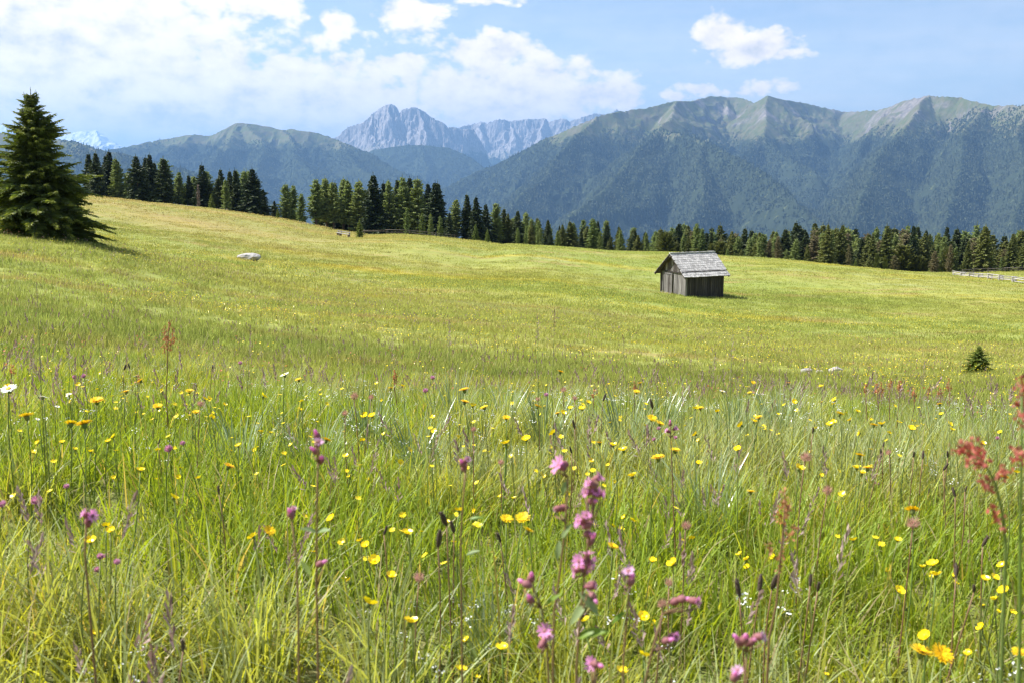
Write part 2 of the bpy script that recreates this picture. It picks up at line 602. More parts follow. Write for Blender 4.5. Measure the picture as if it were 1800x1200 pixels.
M['needle'] = plant_mat('spruce_needles', (0.034, 0.054, 0.019), (0.062, 0.084, 0.026), 0.6, 0.12, spec=0.3)
M['needle_olive'] = plant_mat('olive_spruce_needles', (0.105, 0.125, 0.030), (0.165, 0.178, 0.045), 0.6, 0.15, spec=0.3)
M['needle_big'] = plant_mat('big_spruce_needles', (0.095, 0.128, 0.030), (0.095, 0.128, 0.030), 0.5, 0.30, spec=0.35)
M['needle_tip'] = plant_mat('spruce_new_growth_sunlit', (0.24, 0.27, 0.05), (0.24, 0.27, 0.05), 0.5, 0.25, spec=0.3)  # new growth, lightened further to paint sunlit clumps
M['needle_new'] = plant_mat('young_spruce_needles', (0.15, 0.20, 0.04), (0.19, 0.23, 0.05), 0.5, 0.25, spec=0.3)
M['larch'] = plant_mat('larch_needles', (0.180, 0.235, 0.078), (0.240, 0.285, 0.105), 0.6, 0.30, spec=0.2)
M['pine'] = plant_mat('pine_needles', (0.17, 0.155, 0.07), (0.19, 0.155, 0.085), 0.6, 0.1, spec=0.2)
M['dead'] = plant_mat('dead_twigs', (0.24, 0.20, 0.18), (0.20, 0.15, 0.13), 0.8, 0.0)
M['bark'] = rough_mat('conifer_bark', (0.14, 0.105, 0.08), (0.08, 0.06, 0.045), 6.0, 0.9, (1, 1, 0.25), bump=0.4)
M['wood'] = rough_mat('weathered_plank', (0.20, 0.188, 0.178), (0.105, 0.098, 0.092), 7.0, 0.85, (3.0, 3.0, 0.22), (0.27, 0.26, 0.25), bump=0.5, rand=0.22)
M['wood_dark'] = rough_mat('brown_weathered_and_shaded_plank', (0.070, 0.060, 0.053), (0.042, 0.037, 0.034), 7.0, 0.88, (3.0, 3.0, 0.22), (0.10, 0.085, 0.072), bump=0.5, rand=0.3)  # dark old wood; also paints the shade of the near long wall
M['shingle'] = rough_mat('silver_shingle', (0.46, 0.445, 0.43), (0.33, 0.32, 0.31), 9.0, 0.75, (3, 0.4, 3), (0.52, 0.51, 0.50), bump=0.4, rand=0.26)
M['fence'] = rough_mat('silver_fence_wood', (0.42, 0.40, 0.37), (0.27, 0.25, 0.23), 5.0, 0.85, (1, 1, 1), bump=0.3, rand=0.2)
M['bench'] = rough_mat('dark_bench_wood', (0.22, 0.19, 0.16), (0.12, 0.10, 0.09), 5.0, 0.85, rand=0.2)
M['rock'] = rough_mat('pale_boulder', (0.40, 0.385, 0.37), (0.27, 0.255, 0.245), 2.5, 0.9, (1, 1, 1), (0.52, 0.51, 0.49), bump=0.8, rand=0.1)


def mountain_mat(name, zs, forest=(0.036, 0.047, 0.028), alp=(0.095, 0.110, 0.048), alp2=(0.130, 0.122, 0.072), rock=(0.27, 0.245, 0.235),
                 scree=(0.42, 0.38, 0.37), snow=None, rock_slope=(0.74, 0.60), tex=0.004, hi_patch=(0.44, 0.58)):
    """zs = (top of the forest, top of the green alps); cover chosen by height, steepness and patchy noise"""
    m, nt, out = new_mat(name)
    geo = N(nt, 'ShaderNodeNewGeometry')
    pos = geo.outputs['Position']
    sp_ = N(nt, 'ShaderNodeSeparateXYZ')
    L(nt, pos, sp_.inputs[0])
    sn = N(nt, 'ShaderNodeSeparateXYZ')
    L(nt, geo.outputs['True Normal'], sn.inputs[0])
    n1 = noise(nt, pos, tex, 6.0, 0.6)
    n2 = noise(nt, pos, tex * 3.1, 6.0, 0.62)
    n3 = noise(nt, vmul(nt, pos, (1, 1, 0.35)), tex * 6.0, 5.0, 0.65)
    zz = math_node(nt, 'ADD', sp_.outputs[2], math_node(nt, 'MULTIPLY', math_node(nt, 'SUBTRACT', n1, 0.5), 420.0))
    zz = math_node(nt, 'ADD', zz, math_node(nt, 'MULTIPLY', math_node(nt, 'SUBTRACT', n2, 0.5), 160.0))
    alpc = mix_col(nt, smooth(nt, n2, 0.40, 0.62), alp, alp2)
    fcol = mix_col(nt, smooth(nt, n3, 0.58, 0.68, 0, 0.9), forest, alp)
    c = mix_col(nt, smooth(nt, zz, zs[0] - 40, zs[0] + 60), fcol, alpc)
    rk = mix_col(nt, smooth(nt, n3, 0.40, 0.62), rock, scree)
    n4 = noise(nt, vmul(nt, pos, (1, 1, 0.5)), tex * 0.55, 4.0, 0.6)
    hi = math_node(nt, 'MULTIPLY', smooth(nt, zz, zs[1] - 60, zs[1] + 90), smooth(nt, n4, hi_patch[0], hi_patch[1]))
    steep = smooth(nt, sn.outputs[2], rock_slope[0], rock_slope[1])
    above = smooth(nt, zz, zs[0] + 20, zs[0] + 140)
    c = mix_col(nt, math_node(nt, 'MULTIPLY', math_node(nt, 'MAXIMUM', hi, steep), above), c, rk)
    if snow is not None:
        sn2 = math_node(nt, 'ADD', zz, math_node(nt, 'MULTIPLY', math_node(nt, 'SUBTRACT', sn.outputs[2], 0.6), 700.0))
        c = mix_col(nt, smooth(nt, sn2, snow - 80, snow + 80), c, (0.82, 0.84, 0.88))
    bs = N(nt, 'ShaderNodeBsdfDiffuse')
    L(nt, c, bs.inputs['Color'])
    L(nt, bs.outputs[0], out.inputs[0])
    return m


# ------------------------------------------------------------------ meadow terrain
CTRL = []


def cp(u, v, Y):
    CTRL.append(tuple(P(u, v, Y)))


# around the eye
CTRL += [(0, 0, -0.98), (0, -3, -0.90), (-3, 0, -0.85), (3, 0, -1.08), (0, -20, 0.2), (-20, -15, 1.6), (20, -15, -2.2), (-25, 0, 0.9), (25, 0, -4.5),
         (0, 1.2, -0.98), (0, 2.4, -1.0), (-1.2, 2.4, -0.95), (1.2, 2.4, -1.04), (0, 4.4, -1.20), (-2.4, 4.4, -1.10), (2.4, 4.4, -1.30),
         (0, 6.5, -1.64), (-3.5, 6.5, -1.45), (3.6, 6.5, -1.75), (0, 9, -2.15), (5, 9, -2.40)]
# left bank
cp(0, 560, 14); cp(0, 490, 22); cp(0, 430, 34); cp(90, 418, 40); cp(0, 395, 48); cp(-250, 400, 40); cp(-300, 500, 20)
cp(200, 600, 13.5); cp(200, 520, 26); cp(200, 440, 50); cp(250, 395, 95); cp(190, 360, 165); cp(0, 335, 165); cp(-300, 320, 165)
cp(330, 374, 165); cp(436, 458, 62); cp(400, 560, 20); cp(500, 390, 168)
# middle
cp(600, 640, 14); cp(600, 560, 27); cp(600, 480, 62); cp(633, 419, 145); cp(700, 411, 172)
cp(900, 640, 17); cp(900, 560, 34); cp(900, 480, 82); cp(900, 430, 180)
cp(1205, 523, 75); cp(1100, 600, 27); cp(1100, 445, 185); cp(1250, 630, 23); cp(1250, 570, 45)
cp(1320, 530, 75); cp(1300, 462, 185); cp(1500, 476, 190); cp(1500, 600, 40); cp(1500, 540, 75); cp(1450, 655, 20)
cp(1000, 436, 180); cp(850, 425, 175); cp(950, 433, 179); cp(850, 455, 110); cp(1000, 475, 92); cp(800, 420, 172); cp(800, 452, 105); cp(1160, 448, 185); cp(1150, 475, 108); cp(1400, 470, 188); cp(1000, 540, 46); cp(750, 520, 44)
# right
cp(1720, 655, 25); cp(1800, 610, 42); cp(1800, 540, 85); cp(1700, 488, 150); cp(1800, 480, 185); cp(2050, 490, 185); cp(2050, 600, 45); cp(2000, 665, 20)
# beyond the trees the hill rolls over into the valley
for X_, Y_, Z_ in ((-120, 230, -16), (-40, 240, -24), (40, 260, -34), (130, 270, -42), (220, 260, -44), (-300, 240, -12),
                   (-200, 420, -70), (0, 450, -95), (250, 450, -110), (-1200, 0, -60), (-1500, 1500, -520), (0, 1400, -520), (1500, 1400, -520),
                   (1300, 0, -420), (0, -600, 60), (-600, -600, 80), (700, -600, -120),
                   (-4500, 4500, -800), (0, 4500, -800), (4500, 4500, -800), (4500, 0, -800), (-4500, 0, -500), (0, -4500, -500),
                   (-4500, -4500, -500), (4500, -4500, -800)):
    CTRL.append((X_, Y_, Z_))
CTRL = np.array(CTRL)
KS = 7.0


def _warp(x, y):
    return np.stack([np.arcsinh(np.asarray(x, float) / KS), np.arcsinh(np.asarray(y, float) / KS)], -1)


def _ucurve(z):
    return np.arcsinh(z / 3.0)


def _tps_fit():
    A = _warp(CTRL[:, 0], CTRL[:, 1])
    n = len(A)
    r2 = ((A[:, None] - A[None]) ** 2).sum(-1)
    K = np.where(r2 > 0, r2 * np.log(r2 + 1e-12) * 0.5, 0) + np.eye(n) * 0.0015
    Q = np.concatenate([np.ones((n, 1)), A], 1)
    S = np.block([[K, Q], [Q.T, np.zeros((3, 3))]])
    return A, np.linalg.solve(S, np.concatenate([_ucurve(CTRL[:, 2]), np.zeros(3)]))


TA, TW = _tps_fit()


def H(x, y):
    """height of the ground at x, y"""
    x = np.asarray(x, float)
    y = np.asarray(y, float)
    sh = np.broadcast(x, y).shape
    x, y = np.broadcast_to(x, sh).ravel(), np.broadcast_to(y, sh).ravel()
    out = np.empty(len(x))
    for i in range(0, len(x), 20000):
        a = _warp(x[i:i + 20000], y[i:i + 20000])
        r2 = ((a[:, None] - TA[None]) ** 2).sum(-1)
        k = r2 * np.log(r2 + 1e-12) * 0.5
        u = k @ TW[:len(TA)] + TW[-3] + a @ TW[-2:]
        out[i:i + 20000] = np.sinh(u) * 3.0
    R = np.hypot(x, y)
    out += fbm(x / 1.3, y / 1.3, 3, 5) * 0.045
    out += fbm(x / 16, y / 16, 3, 9) * 0.28 * np.clip((R - 8) / 30, 0, 1)
    out += fbm(x / 70, y / 45, 3, 12) * 0.40 * np.clip((R - 30) / 60, 0, 1)
    return out.reshape(sh)


def Hs(x, y):
    return float(H(np.array([x]), np.array([y]))[0])


def hit(u, v, y0=1.0, y1=320.0, h=0.0):
    """where the sight line through a photo pixel meets the ground raised by h"""
    d = ray(u, v)
    d = d / d[1]
    Y = np.exp(np.linspace(math.log(y0), math.log(y1), 900))
    g = H(d[0] * Y, Y) + h - d[2] * Y
    k = np.where(g > 0)[0]
    k = k[0] if len(k) else int(np.argmax(g / Y))
    return np.array([d[0] * Y[k], Y[k], Hs(d[0] * Y[k], Y[k])])


def build_meadow():
    n = 330
    tx = np.linspace(-np.arcsinh(4400 / KS), np.arcsinh(4400 / KS), n)
    ty = np.concatenate([np.linspace(-np.arcsinh(4400 / KS), -0.4, 60), np.linspace(-0.38, np.arcsinh(4400 / KS), 290)])
    X, Y = np.meshgrid(np.sinh(tx) * KS, np.sinh(ty) * KS)
    Z = H(X, Y)
    V = np.stack([X, Y, Z], -1).reshape(-1, 3)
    r, c = X.shape
    i = (np.arange(r - 1)[:, None] * c + np.arange(c - 1)[None]).ravel()
    q = np.stack([i, i + 1, i + c + 1, i + c], -1)
    o = add_obj('meadow', new_mesh('meadow', V, [q], M['ground'], True))
    tag(o, 'sloping alpine meadow of yellow-green grass falling away to the forest edge', 'meadow', kind='structure')


build_meadow()


# ------------------------------------------------------------------ mountains
def ridge_field(X, Y, ridges, prof):
    """height = the highest of the flanks falling from each ridge line; also returns distance to that ridge"""
    best = np.full(X.shape, -1e9)
    dist = np.full(X.shape, 1e9)
    for poly in ridges:
        for (a, b) in zip(poly[:-1], poly[1:]):
            ab = b[:2] - a[:2]
            t = ((X - a[0]) * ab[0] + (Y - a[1]) * ab[1]) / (ab @ ab)
            t = np.clip(t, 0, 1)
            d = np.hypot(X - a[0] - t * ab[0], Y - a[1] - t * ab[1])
            h = a[2] + t * (b[2] - a[2]) - prof(d)
            k = h > best
            best = np.where(k, h, best)
            dist = np.where(k, d, dist)
    return best, dist


def grid_mesh(X, Y, Z):
    V = np.stack([X, Y, Z], -1).reshape(-1, 3)
    r, c = X.shape
    i = (np.arange(r - 1)[:, None] * c + np.arange(c - 1)[None]).ravel()
    return V, np.stack([i, i + 1, i + c + 1, i + c], -1)


FIELDS = {}


def mountain(name, ridges, x0, x1, y0, y1, step, prof, warp, rough, mat, label, base=-850.0, seed=1):
    R = [np.array([P(*p) for p in poly]) for poly in ridges]
    xs = np.arange(x0, x1 + step, step)
    ys = np.arange(y0, y1 + step, step)
    X, Y = np.meshgrid(xs, ys)
    wx = fbm(X / warp[1], Y / warp[1], 4, seed + 40) * warp[0]
    wy = fbm(X / warp[1], Y / warp[1], 4, seed + 60) * warp[0]
    Z, D = ridge_field(X + wx, Y + wy, R, prof)
    for (amp, sc, grow, kind) in rough:
        if kind == 'g':                                  # gullies running down the flank
            n = ridged((X + wx * 3.0 - 0.55 * Y) / sc, (Y + wy * 3.0) / (sc * 3.2), 3, seed + int(sc)) - 0.5
        else:
            n = ridged(X / sc, Y / sc, 4, seed + int(sc)) - 0.55 if kind == 'r' else fbm(X / sc, Y / sc, 4, seed + int(sc))
        Z = Z + amp * n * np.clip((0.02 if kind == 'g' else 0.18) + D / grow, 0, 1)
    Z = np.maximum(Z, base)
    V, q = grid_mesh(X, Y, Z)
    keep = (V[:, 2][q] > base + 1).any(1)
    q = q[keep]
    used = np.unique(q)
    remap = np.zeros(len(V), int)
    remap[used] = np.arange(len(used))
    o = add_obj(name, new_mesh(name, V[used], [remap[q]], mat, False))
    tag(o, label, 'mountain', kind='structure')
    FIELDS[name] = (xs, ys, Z)
    return o


green_prof = lambda d: 0.60 * d * (1 - 0.10 * np.clip(d / 2500, 0, 1)) + 22 * np.clip(d / 120, 0, 1)
MM = {
    'right': mountain_mat('forested_mountain', (300, 430), rock=(0.140, 0.128, 0.120), scree=(0.24, 0.215, 0.20), rock_slope=(0.62, 0.50), hi_patch=(0.46, 0.60)),
    'left': mountain_mat('rounded_mountain', (280, 900), rock=(0.15, 0.14, 0.12), scree=(0.22, 0.21, 0.18), rock_slope=(0.62, 0.5)),
    'near': mountain_mat('near_hill', (150, 2000)),
    'dome': mountain_mat('forest_dome', (900, 3000)),
    'rock': mountain_mat('pale_dolomite', (330, 420), alp=(0.24, 0.23, 0.18), alp2=(0.30, 0.28, 0.26), rock=(0.24, 0.22, 0.22), scree=(0.37, 0.345, 0.335), rock_slope=(0.72, 0.60), tex=0.006, hi_patch=(0.0, 0.1)),
    'snow': mountain_mat('snowy_peaks', (-300, 200), rock=(0.25, 0.25, 0.27), scree=(0.35, 0.35, 0.37), snow=800, hi_patch=(0.0, 0.1)),
}
mountain('mountain_right', [
    [(700, 360, 8500), (780, 330, 8900), (850, 292, 9000), (905, 265, 8900), (950, 246, 8800), (1000, 224, 8600), (1050, 203, 8500), (1075, 197, 8600), (1100, 194, 8800), (1150, 186, 9000),
     (1190, 176, 9100), (1220, 178, 9700), (1250, 169, 10300), (1280, 172, 10500), (1300, 171, 10500), (1330, 180, 10200), (1355, 167, 9700), (1400, 177, 10200), (1440, 187, 10600),
     (1490, 197, 10700), (1520, 195, 10300), (1560, 186, 9600), (1600, 171, 9000), (1630, 166, 8700), (1690, 168, 8500), (1740, 182, 8100), (1800, 184, 7700), (1950, 190, 7400), (2150, 230, 7500), (2400, 300, 7600)],
    # the broad front shoulder with the green alp on top, and its edge down into the side valley
    [(1190, 176, 9100), (1178, 203, 8400), (1155, 226, 7700), (1110, 265, 7000), (1060, 315, 6400), (1000, 380, 5800), (960, 440, 5400)],
    [(1155, 226, 7700), (1235, 243, 7200), (1300, 277, 6700), (1370, 328, 6200), (1430, 386, 5700), (1450, 430, 5400)],
    [(1235, 243, 7200), (1230, 310, 6500), (1215, 380, 5900), (1205, 450, 5300)],
    # pyramid in front of the middle peak
    [(1355, 167, 9700), (1348, 203, 9200), (1352, 238, 8700), (1395, 272, 8200), (1430, 305, 7700)],
    [(1352, 238, 8700), (1310, 272, 8200)],
    [(1050, 203, 8500), (1012, 243, 7900), (955, 298, 7200), (900, 350, 6600), (850, 405, 6100)],
    # the right mountain
    [(1630, 166, 8700), (1592, 222, 7700), (1560, 262, 7100), (1530, 300, 6600), (1500, 345, 6100), (1475, 400, 5500), (1465, 450, 5100)],
    [(1740, 182, 8100), (1705, 232, 7300), (1690, 290, 6600), (1665, 360, 6000), (1650, 440, 5400)],
    [(1800, 184, 7700), (1810, 250, 6800), (1800, 330, 6000), (1790, 440, 5200)],
    [(1950, 190, 7400), (1940, 260, 6600), (1900, 340, 5900), (1880, 440, 5200)],
    [(1560, 186, 9600), (1530, 228, 8900), (1505, 262, 8400)],
    [(1280, 172, 10500), (1285, 203, 9900)],
    [(1440, 187, 10600), (1437, 215, 10000)],
], -3200, 7600, 3800, 12200, 25, lambda d: 0.84 * d * (1 - 0.16 * np.clip(d / 1500, 0, 1)) + 14 * np.clip(d / 120, 0, 1), (90, 700),
    [(130, 700, 600, 'r'), (150, 520, 420, 'g'), (85, 170, 260, 'g'), (40, 190, 260, 'r'), (14, 60, 120, 'f')], MM['right'],
    'long forested mountain ridge with bare grey summits and scree bowls', seed=3)
mountain('mountain_left', [
    [(-100, 300, 9000), (60, 282, 9300), (150, 272, 9600), (215, 258, 9800), (270, 244, 10000), (330, 236, 10000), (375, 239, 10100), (400, 228, 10000), (420, 217, 10000), (440, 216, 10000),
     (500, 226, 10000), (560, 231, 10000), (600, 243, 9900), (650, 266, 9700), (700, 296, 9500), (750, 325, 9200), (820, 360, 8900)],
    [(425, 216, 10000), (400, 252, 9400), (360, 300, 8700), (330, 350, 8100), (300, 400, 7600)],
    [(500, 226, 10000), (520, 268, 9300), (560, 320, 8600), (600, 370, 8000), (620, 420, 7500)],
    [(330, 236, 10000), (300, 270, 9400), (255, 310, 8800), (220, 360, 8200)],
    [(600, 243, 9900), (640, 300, 9100), (680, 350, 8400), (700, 410, 7800)],
    [(440, 216, 10000), (460, 262, 9300), (450, 320, 8500), (440, 390, 7800)],
], -6800, 600, 6500, 11500, 26, green_prof, (80, 560), [(110, 600, 500, 'r'), (150, 420, 420, 'g'), (80, 170, 260, 'g'), (40, 160, 260, 'r'), (18, 60, 120, 'f')], MM['left'],
    'rounded green mountain with forested flanks left of the grey rock peak', seed=11)
mountain('mountain_near_left', [
    [(-500, 180, 6600), (-200, 205, 6600), (0, 232, 6500), (80, 240, 6500), (140, 248, 6400), (200, 266, 6300), (260, 280, 6200), (330, 297, 6100), (420, 330, 5900), (500, 375, 5700)],
    [(140, 248, 6400), (200, 300, 5800), (250, 350, 5400)],
], -5600, 0, 4600, 7600, 24, green_prof, (60, 450), [(60, 420, 500, 'r'), (110, 260, 400, 'g'), (30, 140, 200, 'r')], MM['near'],
    'dark wooded hillside low behind the left spruces', seed=19)
mountain('mountain_dome', [
    [(560, 300, 12500), (620, 275, 12400), (660, 262, 12300), (700, 256, 12300), (750, 254, 12300), (790, 260, 12300), (830, 277, 12200), (870, 305, 12000), (930, 340, 12000)],
    [(740, 254, 12300), (745, 300, 11500), (740, 360, 10700)],
], -3400, 1200, 9800, 13800, 30, green_prof, (60, 600), [(70, 500, 600, 'r'), (120, 320, 500, 'g'), (30, 170, 300, 'r')], MM['dome'],
    'round forested foothill below the grey rock peak', seed=23)


def rock_prof(d):
    return np.where(d < 330, 1.75 * d, 577 + 0.62 * (d - 330))


mountain('mountain_rock_peak', [
    [(500, 280, 16000), (560, 252, 16000), (590, 238, 16000), (612, 224, 16000), (640, 214, 16000), (655, 199, 16000), (668, 189, 16000), (683, 180, 16000), (692, 182, 16000), (699, 189, 16000), (703, 199, 16000), (708, 192, 16000),
     (722, 187, 16000), (735, 189, 16000), (748, 195, 16000), (760, 204, 16000), (775, 214, 16000), (786, 222, 16000), (805, 226, 16100), (830, 226, 16200)],
    [(683, 180, 16000), (688, 205, 15800), (690, 232, 15650)],
    [(735, 189, 16000), (742, 212, 15800), (745, 235, 15650)],
    [(655, 199, 16000), (650, 225, 15750)],
], -4200, 300, 14200, 17400, 16, rock_prof, (75, 260), [(150, 190, 160, 'r'), (70, 80, 110, 'r'), (30, 30, 80, 'r')], MM['rock'],
    'twin-topped grey dolomite rock peak on the skyline', base=-400, seed=29)
mountain('mountain_rock_ridge', [
    [(770, 236, 19000), (800, 226, 19200), (830, 217, 19500), (845, 213, 19500), (858, 217, 19500), (872, 210, 19500), (885, 208, 19500), (900, 213, 19600), (925, 209, 19600), (945, 208, 19700), (955, 207, 19700),
     (961, 214, 19700), (985, 208, 19700), (995, 208, 19700), (1003, 212, 19700), (1020, 206, 19700), (1048, 198, 19800), (1058, 200, 19800), (1072, 200, 19900), (1082, 191, 20000), (1095, 200, 20000), (1150, 205, 20000)],
    [(845, 213, 19500), (850, 240, 19000)], [(900, 213, 19600), (905, 240, 19100)], [(955, 207, 19700), (950, 236, 19200)], [(800, 226, 19200), (810, 250, 18700)],
], -1800, 3600, 17200, 21200, 22, lambda d: np.where(d < 260, 1.5 * d, 390 + 0.55 * (d - 260)), (90, 300), [(160, 240, 160, 'r'), (70, 90, 110, 'r'), (30, 40, 80, 'r')], MM['rock'],
    'jagged pale rock ridge running right from the twin peak', base=-300, seed=37)
mountain('mountain_snow_peaks', [
    [(-400, 240, 30000), (-150, 215, 30000), (-40, 225, 30000), (10, 218, 30000), (30, 226, 30000), (70, 238, 30000), (110, 236, 30000), (130, 234, 30000), (148, 229, 30000), (158, 231, 30000), (168, 227, 30000),
     (178, 234, 30000), (190, 240, 30000), (206, 254, 30000), (230, 270, 30000), (300, 300, 30000)],
    [(168, 227, 30000), (175, 250, 29400)], [(130, 234, 30000), (120, 255, 29300)],
], -23500, -9000, 27500, 32000, 45, lambda d: np.where(d < 400, 0.95 * d, 380 + 0.6 * (d - 400)), (120, 500), [(220, 500, 300, 'r'), (110, 180, 200, 'r'), (40, 80, 100, 'r')], MM['snow'],
    'far snow-covered peaks low on the skyline behind the big spruce', base=-600, seed=43)


def build_valley():
    V = [(-45000, -45000, -852), (45000, -45000, -852), (45000, 45000, -852), (-45000, 45000, -852)]
    o = add_obj('valley_floor', new_mesh('valley_floor', V, [np.array([[0, 1, 2, 3]])], MM['dome']))
    tag(o, 'wooded valley floor far below the meadow', 'valley', kind='structure')


build_valley()


def far_forest(mname, zlim, per_m2, label, seed, hgt=(16, 28), clear=0.50):
    """single conifers standing on a far mountain flank, one mass of woodland"""
    rng = np.random.default_rng(seed)
    xs, ys, Z = FIELDS[mname]
    n = int((xs[-1] - xs[0]) * (ys[-1] - ys[0]) * per_m2)
    x = rng.uniform(xs[0], xs[-1], n)
    y = rng.uniform(ys[0], ys[-1], n)
    st = xs[1] - xs[0]
    fx, fy = (x - xs[0]) / st, (y - ys[0]) / st
    ix, iy = np.clip(fx.astype(int), 0, len(xs) - 2), np.clip(fy.astype(int), 0, len(ys) - 2)
    fx, fy = fx - ix, fy - iy
    z00, z10, z01, z11 = Z[iy, ix], Z[iy, ix + 1], Z[iy + 1, ix], Z[iy + 1, ix + 1]
    z = (z00 * (1 - fx) + z10 * fx) * (1 - fy) + (z01 * (1 - fx) + z11 * fx) * fy
    gx, gy = (z10 - z00) / st, (z01 - z00) / st
    nv = (-gx * -x + -gy * -y + -z)                       # faces the meadow
    lim = zlim + 170 * np.clip((x / y - 0.36) / 0.1, 0, 1) * (mname == 'mountain_right') + fbm(x / 500, y / 500, 4, seed) * 190 + fbm(x / 90, y / 90, 2, seed + 3) * 50
    lane = ridged((x + 0.4 * z) / 300, z / 700, 3, seed + 5)
    lane2 = fbm(x / 130, z / 260 + y / 200, 3, seed + 6)
    keep = (z < lim) & (nv > 0) & (z > -0.075 * y - 60) & (np.abs(x) < 0.62 * y + 200) & ((lane2 < clear - 0.12) | (rng.random(n) < 0.12)) & (lane < 0.93)
    x, y, z = x[keep], y[keep], z[keep]
    near_lim = np.clip((lim[keep] - z) / 120, 0, 1)
    k2 = rng.random(len(x)) < 0.25 + 0.75 * near_lim
    x, y, z, near_lim = x[k2], y[k2], z[k2], near_lim[k2]
    gx, gy = gx[keep][k2], gy[keep][k2]
    n = len(x)
    h = rng.uniform(*hgt, n) * (0.55 + 0.45 * near_lim)
    tall = rng.random(n) < 0.22                           # single tall crowns over a closed canopy
    r = np.where(tall, h * rng.uniform(0.18, 0.25, n), rng.uniform(6.5, 10.5, n))
    h = np.where(tall, h, rng.uniform(5.0, 9.5, n))
    nl = np.sqrt(1 + gx ** 2 + gy ** 2)
    kx = np.where(tall, 0.12, 1 / nl)
    th = rng.uniform(0, 6.28, n)
    ang = th[:, None] + np.arange(3)[None] * 2.094
    B = np.stack([x[:, None] + r[:, None] * np.cos(ang), y[:, None] + r[:, None] * np.sin(ang), z[:, None] - 1.5 + gx[:, None] * r[:, None] * np.cos(ang) + gy[:, None] * r[:, None] * np.sin(ang)], -1)
    T = np.stack([x - gx * h * kx, y - gy * h * kx, z + h * np.where(tall, 1.0, 1 / nl)], -1)[:, None]
    V = np.concatenate([B, T], 1).reshape(-1, 3)
    b = np.arange(n)[:, None] * 4
    f = np.concatenate([b + [0, 1, 3], b + [1, 2, 3], b + [2, 0, 3]], 0)
    o = add_obj('forest', new_mesh('forest', V, [f], M['far_trees']))
    tag(o, label, 'forest', kind='stuff')
    return n


M['far_trees'] = plant_mat('far_conifers', (0.056, 0.070, 0.042), (0.056, 0.070, 0.042), 0.8, 0.0, spec=0.1)
nf = far_forest('mountain_right', 360, 1 / 150.0, 'dense conifer forest covering the flanks of the long right mountain', 71)
nf += far_forest('mountain_left', 330, 1 / 280.0, 'conifer forest on the lower flanks of the rounded left mountain', 72)
nf += far_forest('mountain_dome', 900, 1 / 300.0, 'conifer forest on the round foothill below the rock peak', 73, (18, 32))
nf += far_forest('mountain_near_left', 215, 1 / 200.0, 'conifer forest on the low hillside behind the left spruces', 74)
print('far trees', nf)

# haze: one closed box of pale air round everything but the sky
def build_haze():
    g = Geo()
    g.box((-47000, -46000, -853.5), (47000, 46000, HAZE_TOP))
    m = bpy.data.materials.new('haze_air')
    m.use_nodes = True
    nt = m.node_tree
    nt.nodes.clear()
    out = N(nt, 'ShaderNodeOutputMaterial')
    pv = N(nt, 'ShaderNodeVolumePrincipled')
    pv.inputs['Color'].default_value = (0.31, 0.58, 1.0, 1)
    pv.inputs['Density'].default_value = HAZE_DENSITY
    pv.inputs['Density Attribute'].default_value = ''
    pv.inputs['Anisotropy'].default_value = 0.25
    L(nt, pv.outputs[0], out.inputs['Volume'])
    o = add_obj('haze', g.mesh('haze', m))
    tag(o, 'thin blue summer haze over the valley and mountains', 'haze', kind='stuff')


HAZE_DENSITY = 5.0e-5
HAZE_TOP = max(float(f[2].max()) for f in FIELDS.values()) + 40.0
print('haze top', HAZE_TOP)
build_haze()

